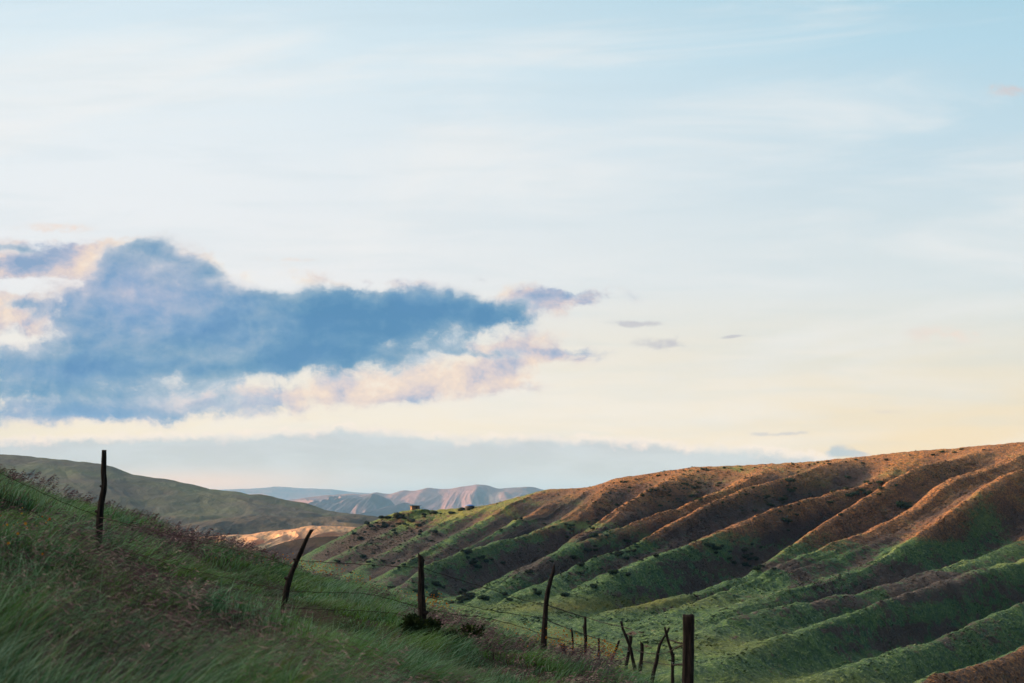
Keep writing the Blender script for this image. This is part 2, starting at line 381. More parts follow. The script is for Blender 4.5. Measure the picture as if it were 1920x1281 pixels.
for k in range(K - 1):
    tt = np.arange(NU) / NU
    A, B = crest[k], crest[k + 1]
    pm = crest[max(k - 1, 0)]; pn = crest[min(k + 2, K - 1)]
    gap = np.linalg.norm((B - A)[:, :2], axis=1)
    for q in tt:
        # Catmull-Rom across the crests keeps the plan smooth
        c = 0.5 * (2 * A + (B - pm) * q + (2 * pm - 5 * A + 4 * B - pn) * q * q + (3 * A - pm - 3 * B + pn) * q ** 3) if 0 < k < K - 2 else A + (B - A) * q
        lam = 1.0 if False else 0.65
        c = c * lam + (A + (B - A) * q) * (1 - lam)
        f = abs(sin(pi * q)) ** 1.75
        sc = {0: 0.0, 1: 0.10, 2: 0.10, 3: 0.14, 4: 0.2, 5: .26, 6: .40, 7: .30, 8: .40, 9: .32, 10: .42, 11: .34, 12: .22, 13: .32, 14: .26, 15: .34}.get(k, 0.30)
        d = gap * sc * sstep(-0.02, 0.22, v) * (1 - sstep(0.62, 1.0, v) * 0.93)
        d = np.minimum(d, 17.0)
        c = c.copy(); c[:, 2] -= d * f
        cols.append(c); dropf.append(np.full(NV, f) * np.clip(d / 4, 0, 1))
cols.append(crest[-1]); dropf.append(np.zeros(NV))
H = np.array(cols).transpose(1, 0, 2)        # (NV, NC, 3)
Dp = np.array(dropf).T
NC = H.shape[1]
uu = np.linspace(0, K - 1, NC)[None, :] * np.ones((NV, 1)); vv = v[:, None] * np.ones((1, NC))
H[..., 2] += fbm(uu * 1.15 + 3, vv * 2.6, 13, 2) * 6.5 * sstep(.04, .25, vv) * (1 - sstep(.6, .9, vv)) * (uu > 4)
# rills running down the slope, lumps, tussocks
H[..., 2] += fbm(uu * 3.2 + 0.6 * fbm(uu * 2, vv * 3, 5), vv * 2.2, 11, 3) * 1.7 * sstep(0, .12, vv) * (1 - sstep(.7, 1, vv))
H[..., 2] += fbm(uu * 9, vv * 4.0, 31, 3) * .8 * sstep(0.02, .2, vv) * (1 - sstep(.6, .95, vv))
H[..., 2] += fbm(H[..., 0] / 14, H[..., 1] / 14, 3, 3) * 1.0 * (sstep(0, .08, vv) * .8 + .2)
cjag = 0
tus = fbm(H[..., 0] / 2.2, H[..., 1] / 3.4, 71, 3)
H[..., 2] += tus * 0.42
# back slope behind the skyline, and valley floor in front of the toes
back = []
for d, dz in ((700, -150), (260, -45), (110, -12), (45, -2.6), (14, -.35)):
    r = H[0].copy(); r[:, 1] += d; r[:, 2] += dz; back.append(r)
front_rows = []
dirn = (H[-1] - H[-40]); dirn[:, 2] = 0; dirn /= np.linalg.norm(dirn, axis=1, keepdims=True)
for j in range(1, 90):
    d = j * 1.6; r = H[-1] + dirn * d
    r[:, 2] = H[-1][:, 2] + (-30 - H[-1][:, 2]) * sstep(0, 60, d) + fbm(r[:, 0] / 14, r[:, 1] / 14, 3, 3) * 1.0 + fbm(r[:, 0] / 2.2, r[:, 1] / 3.4, 71, 3) * .42 - (tus[-1] * .42 if j < 4 else 0)
    front_rows.append(r)
HH = np.concatenate([np.array(back), H, np.array(front_rows)], 0)
nb, nf = len(back), len(front_rows)
pxx, pyy = project(H)
# where each kind of grass grows: dry cheatgrass on the upper slope, green low down; maroon patches, plus shade painted on the gully flanks
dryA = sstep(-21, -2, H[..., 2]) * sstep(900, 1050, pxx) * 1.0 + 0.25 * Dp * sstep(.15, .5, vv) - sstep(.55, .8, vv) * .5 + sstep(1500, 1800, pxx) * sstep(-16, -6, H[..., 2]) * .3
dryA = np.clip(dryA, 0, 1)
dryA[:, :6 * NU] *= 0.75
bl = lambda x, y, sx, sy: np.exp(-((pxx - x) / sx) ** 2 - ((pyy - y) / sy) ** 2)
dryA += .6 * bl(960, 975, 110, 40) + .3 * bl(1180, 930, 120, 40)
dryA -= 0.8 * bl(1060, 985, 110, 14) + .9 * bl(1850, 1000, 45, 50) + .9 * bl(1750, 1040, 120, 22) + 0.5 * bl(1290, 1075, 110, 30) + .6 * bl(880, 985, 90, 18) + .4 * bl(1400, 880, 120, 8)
marA = (0.8 - .5 * sstep(9.5, 12, uu)) * Dp * (1 - sstep(.7, .95, vv)) + .12 * sstep(.25, .5, vv) * (1 - sstep(.6, .9, vv))  # maroon follows gully depth, so flank shade is partly painted in
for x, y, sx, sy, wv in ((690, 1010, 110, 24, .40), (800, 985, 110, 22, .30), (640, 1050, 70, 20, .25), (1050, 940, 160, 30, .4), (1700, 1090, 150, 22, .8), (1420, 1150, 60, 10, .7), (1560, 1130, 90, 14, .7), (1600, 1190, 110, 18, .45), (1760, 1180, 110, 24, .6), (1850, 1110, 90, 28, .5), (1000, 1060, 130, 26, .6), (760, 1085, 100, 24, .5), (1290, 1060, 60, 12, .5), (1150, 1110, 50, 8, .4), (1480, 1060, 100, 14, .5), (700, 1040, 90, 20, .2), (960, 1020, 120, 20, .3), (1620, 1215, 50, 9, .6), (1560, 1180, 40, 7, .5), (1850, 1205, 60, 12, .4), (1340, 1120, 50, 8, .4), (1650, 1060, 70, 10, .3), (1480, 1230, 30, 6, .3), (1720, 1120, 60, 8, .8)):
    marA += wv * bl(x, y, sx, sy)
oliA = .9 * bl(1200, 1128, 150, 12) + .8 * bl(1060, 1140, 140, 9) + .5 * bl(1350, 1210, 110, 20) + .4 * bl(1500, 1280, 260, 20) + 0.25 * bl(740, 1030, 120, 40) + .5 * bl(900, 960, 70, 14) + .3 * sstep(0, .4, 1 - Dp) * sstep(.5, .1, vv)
marA = marA + (.35 - .2 * sstep(10, 12, uu)) * np.clip(Dp, 0, 1) * sstep(.1, .35, vv) * (1 - sstep(.5, .8, vv))  # further painted shade on the gully flanks, added to the maroon mask
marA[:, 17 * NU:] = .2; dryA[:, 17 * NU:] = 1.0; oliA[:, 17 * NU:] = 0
def pad(A, fb=None, ff=None): return np.concatenate([np.repeat(A[:1], nb, 0), A, np.repeat(A[-1:], nf, 0)], 0)
for name_ in (): pass
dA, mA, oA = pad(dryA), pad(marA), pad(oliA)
fx, fy = project(HH[nb + NV:])
oA[nb + NV:] = .75 * np.clip(fbm(fx / 90, fy / 18, 91, 3) + .4, 0, 1) + .8 * np.exp(-((fx - 1060) / 140) ** 2 - ((fy - 1142) / 9) ** 2)
mA[nb + NV:] = .25 * np.clip(fbm(fx / 60, fy / 12, 92, 3) + .3, 0, 1); dA[nb + NV:, :17 * NU] = 0; mA[nb + NV:, 17 * NU:] = .2; oA[nb + NV:, 17 * NU:] = 0
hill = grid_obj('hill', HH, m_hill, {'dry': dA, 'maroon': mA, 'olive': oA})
setp(hill, 'broad grassy hill of parallel spurs, green at the foot and rusty brown near the top', 'hill', kind='structure')

# tussocks standing on it: leaning wedges of grass a hand to a knee high
_r = np.random.default_rng(77)
_n0 = 170000
_i = _r.integers(NV // 10, NV - 1, _n0); _j = _r.integers(6 * NU, NC - 1, _n0)
_ok = (pxx[_i, _j] > 600) & (pxx[_i, _j] < 2050) & (pyy[_i, _j] < 1330)
_ar = np.zeros((NV, NC)); _ar[:-1, :-1] = np.linalg.norm(np.cross(H[1:, :-1] - H[:-1, :-1], H[:-1, 1:] - H[:-1, :-1]), axis=2)
_ok &= _r.random(_n0) < _ar[_i, _j] / np.percentile(_ar, 90)
_i, _j = _i[_ok], _j[_ok]; _a = _r.random((2, len(_i), 1))
TP = H[_i, _j] + (H[_i + 1, _j] - H[_i, _j]) * _a[0] + (H[_i, _j + 1] - H[_i, _j]) * _a[1]
_cl = fbm(TP[:, 0] / 5, TP[:, 1] / 9, 301, 3); _k = (_cl + _r.random(len(TP)) * .9 > .25)
TP, _i, _j = TP[_k], _i[_k], _j[_k]; _n1 = len(TP)
_w = _r.uniform(.25, .75, _n1)[:, None]; _hh = _r.uniform(.12, .42, _n1)[:, None]; _az = -.3 + 1.6 * fbm(TP[:, 0] / 9, TP[:, 1] / 12, 303, 2) + _r.normal(0, .35, _n1)
_d = np.stack([np.cos(_az), np.sin(_az), 0 * _az], 1); _s = np.stack([-np.sin(_az), np.cos(_az), 0 * _az], 1); _u = np.array([[0, 0, 1.]])
q = np.stack([TP - _s * _w * .5 - _u * .06, TP + _s * _w * .5 - _u * .06, TP + _d * _hh * 2.3 + _s * _w * .35 + _u * _hh * .8, TP + _d * _hh * 2.0 - _s * _w * .4 + _u * _hh * .7], 1).reshape(-1, 3)
_at = lambda A: np.repeat(A[_i, _j], 4)
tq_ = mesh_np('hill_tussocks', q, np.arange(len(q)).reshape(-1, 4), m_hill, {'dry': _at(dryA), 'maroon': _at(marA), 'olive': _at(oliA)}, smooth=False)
setp(tq_, 'wind-laid tussocks of grass covering the right hill', 'grass', kind='stuff')

# ------------------------------------------------------------------ generic ridge sheets for the farther land
def interp_line(pts, n, D):
    p = np.array(pts, float); xs = np.linspace(p[0, 0], p[-1, 0], n); ys = np.interp(xs, p[:, 0], p[:, 1])
    kw = max(2, n // 90); ker = np.hanning(2 * kw + 1); ker /= ker.sum()
    ys = np.convolve(np.concatenate([np.full(kw, ys[0]), ys, np.full(kw, ys[-1])]), ker, 'valid')
    d = np.interp(xs, p[:, 0], [q[2] if len(q) > 2 else D for q in pts]) if len(pts[0]) > 2 else np.full(n, D)
    return np.array([at(a, b_, c) for a, b_, c in zip(xs, ys, d)])
def ridge(name, pts, D, foot_D, foot_z, mat, spur_w, amp, shear, nr=260, nc=900, rough=1.0, power=1.0, seed=1, crisp=1.2, label=None):
    T = interp_line(pts, nc, D); px = np.linspace(pts[0][0], pts[-1][0], nc)
    tt = np.linspace(0, 1, nr)[:, None]
    G = np.empty((nr, nc, 3))
    Yf = foot_D
    xs = T[:, 0][None, :]
    G[..., 1] = T[None, :, 1] + (Yf - T[None, :, 1]) * tt
    G[..., 0] = xs * (1 + (Yf / D - 1) * tt) - shear * (D - Yf) * tt * 1.0
    G[..., 2] = T[None, :, 2] + (foot_z - T[None, :, 2]) * (tt ** power)
    a = xs / spur_w + 0 * tt
    wob = fbm(a * .5 + 9, tt * 2.5 + 0 * a, seed, 3) * 1.6
    n = fbm(a + wob, tt * .9 + 0 * a, seed + 3, 2)
    rd = (1 - np.abs(n) * 2.4)                        # ridged
    env = sstep(0, .25, tt) * (1 - sstep(.8, 1, tt) * .7)
    G[..., 2] += amp * (rd - .75) * crisp * env + amp * .5 * fbm(a * 2.3 + wob * 2, tt * 2.2 + 0 * a, seed + 9, 3) * env
    G[..., 2] += amp * .16 * fbm(a * 6 + wob * 3, tt * 6 + 0 * a, seed + 14, 4) * env
    G[..., 2] += rough * fbm(G[..., 0] / (spur_w * .18), G[..., 1] / (spur_w * .3), seed + 20, 3)
    bk = []
    for f, dz in ((.3, -.5), (.14, -.14), (.05, -.03), (.015, -.004)):
        r = G[0].copy(); r[:, 1] += D * f; r[:, 2] += (T[:, 2] - foot_z) * dz * 2; bk.append(r)
    G = np.concatenate([np.array(bk), G], 0)
    o = grid_obj(name, G, mat); setp(o, label, name, kind='structure'); return o

ridge('mountains', [(200, 935), (360, 921), (414, 918), (464, 917), (518, 912.5), (568, 916), (620, 917), (660, 923), (720, 926), (800, 930), (1000, 925), (1106, 913), (1131, 905), (1160, 900), (1250, 905), (1500, 930)], 24000, 18500, -260, m_mount, 1100, 140, .12, label='pale blue farthest mountain range on the horizon', seed=3, rough=8)
ridge('mountains', [(380, 960), (460, 945), (547, 937), (600, 930), (631, 927), (668, 926), (690, 927), (703, 923), (730, 927), (756, 919), (775, 921), (803, 914), (825, 918), (850, 916), (870, 912), (894, 908), (912, 910), (934, 917), (960, 914), (997, 912), (1019, 919), (1080, 924), (1200, 940), (1500, 950)], 13500, 8600, -250, m_mount, 470, 235, .2, nr=300, nc=1200, label='blue mountain range with pink sunlit spurs behind the valley', seed=8, rough=7)
ridge('hill', [(-1000, 640), (-600, 740), (-300, 815), (-120, 842), (0, 852), (60, 855), (109, 860), (188, 872), (207, 876), (222, 884), (260, 890), (312, 899), (400, 918), (443, 921), (506, 932), (568, 943), (612, 957), (652, 961), (685, 967), (720, 973), (800, 990), (900, 1000)], 2700, 1950, -62, m_left, 200, 18, -.10, seed=12, rough=3.5, crisp=.8, label='long grey green hill sloping down from the left edge')  # unseen crest beyond the left edge is raised to shade the lower hills
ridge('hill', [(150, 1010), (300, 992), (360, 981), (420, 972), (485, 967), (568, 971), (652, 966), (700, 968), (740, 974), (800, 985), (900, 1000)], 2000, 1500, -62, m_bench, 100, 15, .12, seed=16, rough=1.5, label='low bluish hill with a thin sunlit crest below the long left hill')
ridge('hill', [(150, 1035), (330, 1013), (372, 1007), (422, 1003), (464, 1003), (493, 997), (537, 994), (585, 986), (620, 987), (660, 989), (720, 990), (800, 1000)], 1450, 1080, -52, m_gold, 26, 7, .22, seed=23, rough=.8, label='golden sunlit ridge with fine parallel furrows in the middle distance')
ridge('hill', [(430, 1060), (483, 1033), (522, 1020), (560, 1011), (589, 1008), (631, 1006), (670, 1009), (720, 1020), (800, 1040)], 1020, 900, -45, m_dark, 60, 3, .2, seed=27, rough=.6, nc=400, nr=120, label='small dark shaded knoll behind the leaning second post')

# valley floor and land out to the horizon
xs = np.linspace(-19000, 19000, 220); ys = np.concatenate([np.linspace(-300, 3000, 80), np.linspace(3200, 36000, 80)])
X, Y = np.meshgrid(xs, ys); Z = np.where(Y < 1000, -36, -36 - (Y - 1000) * .03); Z = np.maximum(Z, -260.)
o = grid_obj('ground', np.stack([X, Y, Z], -1), m_floor); setp(o, 'green valley floor between the hills', 'ground', kind='structure')

# ------------------------------------------------------------------ near hillside
ctrl = []
def cpx(px, py, d): ctrl.append(at(px, py, d))
# fence line
cpx(185, 1056, 19); cpx(532, 1190, 17.5); cpx(790, 1210, 19); cpx(1020, 1238, 20); cpx(1290, 1392, 14.5); cpx(350, 1125, 18.2); cpx(650, 1205, 18); cpx(910, 1226, 19.5); cpx(1160, 1305, 18)
# far rim of the hillside
for a in ((0, 893, 30), (-200, 840, 30), (100, 925, 31), (200, 955, 32), (290, 984, 33), (380, 1014, 34), (460, 1040, 35), (560, 1075, 36), (650, 1106, 36), (760, 1132, 36), (850, 1158, 34), (930, 1184, 32), (1010, 1208, 30), (1100, 1243, 28), (1200, 1272, 25), (1280, 1302, 22)): cpx(a[0], a[1] + 22 + 28 * sstep(0, 300, a[0]) * (1 - sstep(500, 900, a[0])), a[2])
# near bank
for a in ((0, 1030, 8), (-150, 990, 8), (150, 1075, 8.5), (300, 1125, 9), (430, 1172, 9.5), (530, 1230, 10), (640, 1270, 10.5), (0, 1340, 4), (200, 1340, 4.6), (400, 1340, 5.4), (640, 1350, 7), (850, 1310, 9.5), (1000, 1300, 12), (1200, 1330, 13)): cpx(*a)
ctrl += [np.array(q, float) for q in ((0, 0, -1.15), (-3, 0, -.3), (3, 0, -2.0), (-8, 2, 1.6), (8, 4, -3.2), (8, 12, -4.0), (12, 22, -7.), (12, 35, -10), (3, 50, -10), (-8, 52, -5), (-20, 55, -2), (-30, 50, 4), (-20, 20, 5), (-30, 20, 9), (-40, 5, 13), (-15, 8, 3.6), (20, 10, -9), (30, 30, -17), (20, 60, -19), (0, 75, -19), (-20, 80, -12), (-45, 40, 13), (35, 60, -25), (10, 90, -26), (-30, 90, -10), (-55, 70, 10), (30, 0, -14), (0, -8, -1.3), (-15, -8, 5), (15, -8, -6), (40, -8, -18), (40, 90, -30), (-60, 0, 22), (-60, 90, 8))]
ctrl = np.array(ctrl)
def tps(r): 
    r = np.maximum(r, 1e-6); return r * r * np.log(r)
_n = len(ctrl); _A = np.zeros((_n + 3, _n + 3)); _r = np.hypot(ctrl[:, None, 0] - ctrl[None, :, 0], ctrl[:, None, 1] - ctrl[None, :, 1])
_A[:_n, :_n] = tps(_r) + np.eye(_n) * 0.02; _A[:_n, _n] = 1; _A[:_n, _n + 1:] = ctrl[:, :2]; _A[_n:, :_n] = _A[:_n, _n:].T
_w = np.linalg.solve(_A, np.concatenate([ctrl[:, 2], [0, 0, 0]]))
def near_z(x, y):
    x = np.asarray(x, float); y = np.asarray(y, float); z = _w[_n] + _w[_n + 1] * x + _w[_n + 2] * y
    for i in range(_n): z = z + _w[i] * tps(np.hypot(x - ctrl[i, 0], y - ctrl[i, 1]))
    return z + .17 * fbm(x / 1.3, y / 1.3, 41, 3) + .22 * fbm(x / 5, y / 5, 45, 2)
gx = np.sinh(np.linspace(-3.2, 3.0, 380)) ; gx = gx / gx[0] * -60; gx = np.where(gx > 0, gx, gx)
gy = np.concatenate([np.linspace(-8, 0, 20), 92 * (np.linspace(0, 1, 400)[1:]) ** 1.5])
X, Y = np.meshgrid(gx, gy); Z = near_z(X, Y)
m_soil, nt, b = material('hillside_thatch')
P = pos(nt); a = noise(nt, P, 2.0, 6, .6); a2 = noise(nt, P, 26, 5, .6)
c = mixc(nt, a.ss(.4, .6), (.030, .042, .016), (.060, .040, .028)); c = mixc(nt, a2.ss(.45, .7), c, (.05, .075, .03))
nt.links.new(c, b.inputs['Base Color']); bump(nt, b, a2, 1, .05)
o = grid_obj('hillside', np.stack([X, Y, Z], -1), m_soil)
setp(o, 'near hillside falling from left to right under the fence', 'hillside', kind='structure')

# the hill this hillside belongs to goes on rising out of the frame on the left; it shades the valley
ys = np.linspace(-300, 1250, 150); tq = np.linspace(0, 1, 60)
YY, TT = np.meshgrid(ys, tq, indexing='ij')
Xe = -0.40 * np.maximum(YY, 0) - 62                      # foot, outside the frame
crestz = 76 + 10 * fbm(YY / 160, TT * 0, 61, 3) - 30 * sstep(850, 1200, YY)
prof = np.sin(np.clip(TT, 0, 1) * pi * .9) ** .8
XX = Xe - TT * 420
ZZ = -30 + (crestz + 30) * prof + 5 * fbm(XX / 60, YY / 60, 62, 3) * prof
ZZ = np.where(YY < 100, np.maximum(ZZ, -20), ZZ)
o = grid_obj('hill', np.stack([XX, YY, ZZ], -1), m_floor); setp(o, 'rising grassy flank that continues the near hillside beyond the left edge', 'hill', kind='structure')

# ------------------------------------------------------------------ near grass: wind-combed blades
def grass_points(n, ymin, ymax, gamma):
    t_ = rng.random(n); y = ymin + (ymax - ymin) * t_ ** gamma
    x = (rng.random(n) * 2 - 1) * (0.40 * y + 1.6) + 0.0
    return x, y
def blades(x, y, length, width, lean, az, nseg=3, flat=0.0, tint=None):
    n = len(x); z = near_z(x, y) - .02
    ca, sa = np.cos(az), np.sin(az)
    # width direction faces roughly across the view
    wa = rng.uniform(-.7, .7, n); wx, wy = np.cos(wa), np.sin(wa)
    vs = []; tt = []
    for k in range(nseg + 1):
        s = k / nseg
        h = length * (s - lean * .45 * s * s); out = length * lean * (s ** 1.7) * .95
        cxx = x + ca * out; cyy = y + sa * out; czz = z + h
        hw = width * .5 * (1 - s ** 2.2)
        if k < nseg:
            vs.append(np.stack([cxx - wx * hw, cyy - wy * hw, czz], 1)); vs.append(np.stack([cxx + wx * hw, cyy + wy * hw, czz], 1)); tt += [s, s]
        else:
            vs.append(np.stack([cxx, cyy, czz], 1)); tt += [1]
    m = len(vs); Vt = np.stack(vs, 1).reshape(-1, 3)
    base_i = (np.arange(n) * m)[:, None]
    f = []
    for k in range(nseg - 1):
        a0, a1, b0, b1 = 2 * k, 2 * k + 1, 2 * k + 2, 2 * k + 3
        f += [[a0, a1, b1], [a0, b1, b0]]
    f.append([2 * nseg - 2, 2 * nseg - 1, 2 * nseg])
    f = np.array(f); Fc = (base_i[:, :, None] + f[None]).reshape(-1, 3)
    along = np.tile(np.array(tt), n); tn = np.repeat(tint if tint is not None else rng.random(n), m)
    tip = np.stack([x + ca * length * lean * .95, y + sa * length * lean * .95, z + length * (1 - .45 * lean)], 1)
    return Vt, Fc, along, tn, tip
def wind(x, y):
    az = -.2 + 2.6 * fbm(x / 1.5, y / 2.2, 81, 3)
    lean = np.clip(.98 + 1.1 * fbm(x / 1.2, y / 1.6, 83, 3), .25, 1.3)
    return az, lean
m_grass, nt, b = material('grass_blade', .65, .2)
tn = attr(nt, 'tint'); al = attr(nt, 'along')
P = pos(nt); pn = noise(nt, scaled(nt, P, (.35, .35, .35)), 1, 4, .6); pn2 = noise(nt, scaled(nt, P, (1.3, .9, 1.3)), 1, 3, .6)
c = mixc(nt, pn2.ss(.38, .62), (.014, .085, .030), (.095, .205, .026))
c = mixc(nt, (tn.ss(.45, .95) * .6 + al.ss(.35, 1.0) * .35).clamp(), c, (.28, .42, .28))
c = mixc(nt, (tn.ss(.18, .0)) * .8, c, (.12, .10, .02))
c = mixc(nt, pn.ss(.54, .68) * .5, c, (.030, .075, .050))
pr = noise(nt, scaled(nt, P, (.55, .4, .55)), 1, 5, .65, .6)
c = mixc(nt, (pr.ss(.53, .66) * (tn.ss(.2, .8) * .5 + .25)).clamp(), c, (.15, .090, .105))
c = mixc(nt, al.ss(.42, .0) * .8, c, (.020, .018, .008))  # dead-thatch brown at the roots, painting shade into the pockets between tufts
c = mixc(nt, (pr.ss(.44, .34) * .5 * tn.ss(.3, .9)).clamp(), c, (.24, .22, .10))
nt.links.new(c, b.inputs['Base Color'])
tr = nt.nodes.new('ShaderNodeBsdfTranslucent'); nt.links.new(c, tr.inputs[0]); mx = nt.nodes.new('ShaderNodeMixShader'); mx.inputs[0].default_value = .42
out = nt.nodes['Material Output']; nt.links.new(b.outputs[0], mx.inputs[1]); nt.links.new(tr.outputs[0], mx.inputs[2]); nt.links.new(mx.outputs[0], out.inputs[0])
m_seed, nt, b = material('seed_head', .8, .1)
tn = attr(nt, 'tint')
c = ramp(nt, tn, [(0, (.060, .030, .040)), (.35, (.115, .062, .078)), (.7, (.19, .115, .130)), (1, (.31, .22, .21))])
nt.links.new(c, b.inputs['Base Color'])
def build_grass(name, n, ymin, ymax, gamma, lmin, lmax, wfac, label):
    x, y = grass_points(n, ymin, ymax, gamma)
    # tufts: pull blades toward clump centres
    cl = fbm(x / .8, y / .8, 85, 2); keep = (cl + rng.random(len(x)) * .9) > .0
    x, y = x[keep], y[keep]; n = len(x); az, lean = wind(x, y)
    hgt = np.clip(1 + 2.2 * fbm(x / .9, y / 1.1, 87, 3), .3, 1.9)
    L = rng.uniform(lmin, lmax, n) * hgt
    d = np.hypot(x, y)
    wd = np.clip(wfac * d, .0035, .02) * rng.uniform(.6, 1.3, n)
    Vt, Fc, along, tn, tip = blades(x, y, L, wd, np.clip(lean + rng.normal(0, .18, n), .05, 1.35), az + rng.normal(0, .45, n))
    o = mesh_np(name, Vt, Fc, m_grass, {'along': along, 'tint': tn}, smooth=False)
    setp(o, label, 'grass', kind='stuff'); return o
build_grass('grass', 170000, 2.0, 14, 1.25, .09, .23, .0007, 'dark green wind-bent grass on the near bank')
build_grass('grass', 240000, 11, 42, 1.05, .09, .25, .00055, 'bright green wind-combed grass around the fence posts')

# bigger bunches laid over by the wind
cx_, cy_ = grass_points(150, 4.5, 34, .95)
nbk = 230; x = np.repeat(cx_, nbk); y = np.repeat(cy_, nbk); n = len(x); sc_ = np.repeat(rng.uniform(.6, 1.25, 150), nbk)
ox, oy = rng.normal(0, .16, n) * sc_, rng.normal(0, .13, n) * sc_; az, _ = wind(x, y); az = az * .5 + .1 + rng.normal(0, .5, n) + np.arctan2(oy, ox + .15) * .25
L = rng.uniform(.18, .34, n) * sc_ * (1 - .5 * np.clip(np.hypot(ox, oy) / .5, 0, 1))
Vt, Fc, along, tn, tip = blades(x + ox, y + oy, L, np.clip(.0006 * np.hypot(x, y), .0035, .015), np.clip(rng.normal(1.0, .2, n), .4, 1.3), az, tint=np.clip(rng.random(n) * .8 + np.repeat(rng.uniform(-.1, .25, 150), nbk), 0, 1))
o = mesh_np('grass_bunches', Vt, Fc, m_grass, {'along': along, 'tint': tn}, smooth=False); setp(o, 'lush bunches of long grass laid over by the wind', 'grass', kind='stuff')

def build_seed(name, n, ymin, ymax, gamma, label, thr, lmin=.35, lmax=.62, mask=None, nb_=7):
    x, y = grass_points(n, ymin, ymax, gamma); patch = fbm(x / 3.0, y / 3.4, 95, 3)
    z0 = near_z(x, y); px, py = project(np.stack([x, y, z0], 1))
    if mask is not None: patch = patch + mask(px, py, x, y)
    keep = patch > thr; x, y = x[keep], y[keep]; n = len(x); az, lean = wind(x, y); d = np.hypot(x, y)
    az = az + rng.normal(0, .4, n); lean = np.clip(lean * .8 + rng.normal(0, .12, n), .1, 1.0)
    L = rng.uniform(lmin, lmax, n) * np.clip(1 + fbm(x / 1.1, y / 1.3, 87, 3), .6, 1.4)
    t0 = rng.random(n)
    Vt, Fc, al, tn, tip = blades(x, y, L, np.clip(.00035 * d, .0018, .01), lean, az, tint=t0)
    # a drooping panicle: several short awns fanned round the stem tip
    allV, allF, allT = [Vt], [Fc], [tn]; off = len(Vt)
    for k in range(nb_):
        s = rng.uniform(-.06, .06, (n, 3)) * .5
        base_ = tip + np.stack([-np.cos(az) * .11 * k / nb_, -np.sin(az) * .11 * k / nb_, -.018 * k + 0 * az], 1)
        a2 = az + rng.normal(0, .7, n); ll = rng.uniform(.03, .075, n); hw = np.clip(.00022 * d, .0010, .007)
        e = base_ + np.stack([np.cos(a2) * ll, np.sin(a2) * ll, rng.uniform(-.6, .5, n) * ll], 1)
        mid = (base_ + e) / 2
        wv = np.stack([np.zeros(n) + hw * .4, np.zeros(n), hw], 1)
        q = np.stack([base_, mid - wv, e, mid + wv], 1).reshape(-1, 3)
        i0 = off + np.arange(n) * 4
        allV.append(q); allF.append(np.stack([np.stack([i0, i0 + 1, i0 + 2], 1), np.stack([i0, i0 + 2, i0 + 3], 1)], 1).reshape(-1, 3)); allT.append(np.repeat(np.clip(t0 + rng.normal(0, .12, n), 0, 1), 4)); off += len(q)
    o = mesh_np(name, np.concatenate(allV), np.concatenate(allF), m_seed, {'tint': np.concatenate(allT)}, smooth=False)
    setp(o, label, 'seeding grass', kind='stuff')
g2 = lambda px, py, x, y, sx, sy: np.exp(-((px - x) / sx) ** 2 - ((py - y) / sy) ** 2)
build_seed('seeding_grass', 22000, 2.5, 14, 1.2, 'pinkish purple feathery seed heads on the dark near bank', .30, lmin=.18, lmax=.34, mask=lambda px, py, x, y: .35 * g2(px, py, 180, 1060, 200, 60) + .3 * g2(px, py, 330, 1110, 120, 60) + .05)
build_seed('seeding_grass', 50000, 12, 42, 1.0, 'reddish seed heads standing along the crest of the hillside', .06, mask=lambda px, py, x, y: .75 * sstep(26, 33, y) * (1 - sstep(500, 700, px)) + .5 * sstep(26, 32, y) + .3 * g2(px, py, 1150, 1230, 120, 40) + .25 * g2(px, py, 700, 1120, 140, 30) - .22, lmin=.2, lmax=.38)

# wildflowers
m_flower, nt, b = material('flower_petal', .6, .2)
c = ramp(nt, attr(nt, 'tint'), [(0, (.55, .10, .015)), (.5, (.70, .25, .02)), (1, (.75, .42, .03))]); nt.links.new(c, b.inputs['Base Color'])
spots = [(1110, 1235, 90, 22, 420), (1170, 1230, 18, 12, 160), (1060, 1240, 70, 26, 260), (980, 1250, 90, 20, 160), (440, 1085, 50, 12, 130), (600, 1090, 90, 14, 110), (840, 1155, 30, 8, 120), (710, 1110, 80, 12, 70), (30, 1110, 50, 50, 60), (700, 1150, 160, 22, 60)]
fx_, fy_ = [], []
gxx, gyy = np.meshgrid(np.linspace(-18, 12, 500), np.linspace(2.5, 38, 700)); gzz = near_z(gxx, gyy)
GP = np.stack([gxx.ravel(), gyy.ravel(), gzz.ravel()], 1); gpx, gpy = project(GP)
for a, b_, sx, sy, n in spots:
    wgt = np.exp(-((gpx - a) / sx) ** 2 - ((gpy - b_) / sy) ** 2) * (GP[:, 1] ** 2); wgt /= wgt.sum()
    i = rng.choice(len(GP), n, p=wgt); fx_ += list(GP[i, 0] + rng.normal(0, .03, n)); fy_ += list(GP[i, 1] + rng.normal(0, .03, n))
fx_, fy_ = np.array(fx_), np.array(fy_); n = len(fx_); fz_ = near_z(fx_, fy_) + rng.uniform(.18, .42, n)
Vf, Ff, Tf = [], [], []
for k in range(n):
    r = rng.uniform(.005, .011) * max(1, fy_[k] / 18); c0 = np.array([fx_[k], fy_[k], fz_[k]]); t0 = rng.random(); o0 = len(Vf)
    npet = 6; Vf.append(c0); Tf.append(t0 * .5)
    for j in range(npet * 2):
        a = j * pi / npet; rr = r * (1 if j % 2 == 0 else .55)
        Vf.append(c0 + np.array([cos(a) * rr, -abs(rr) * .25, sin(a) * rr])); Tf.append(t0)
    for j in range(npet * 2): Ff.append((o0, o0 + 1 + j, o0 + 1 + (j + 1) % (npet * 2)))
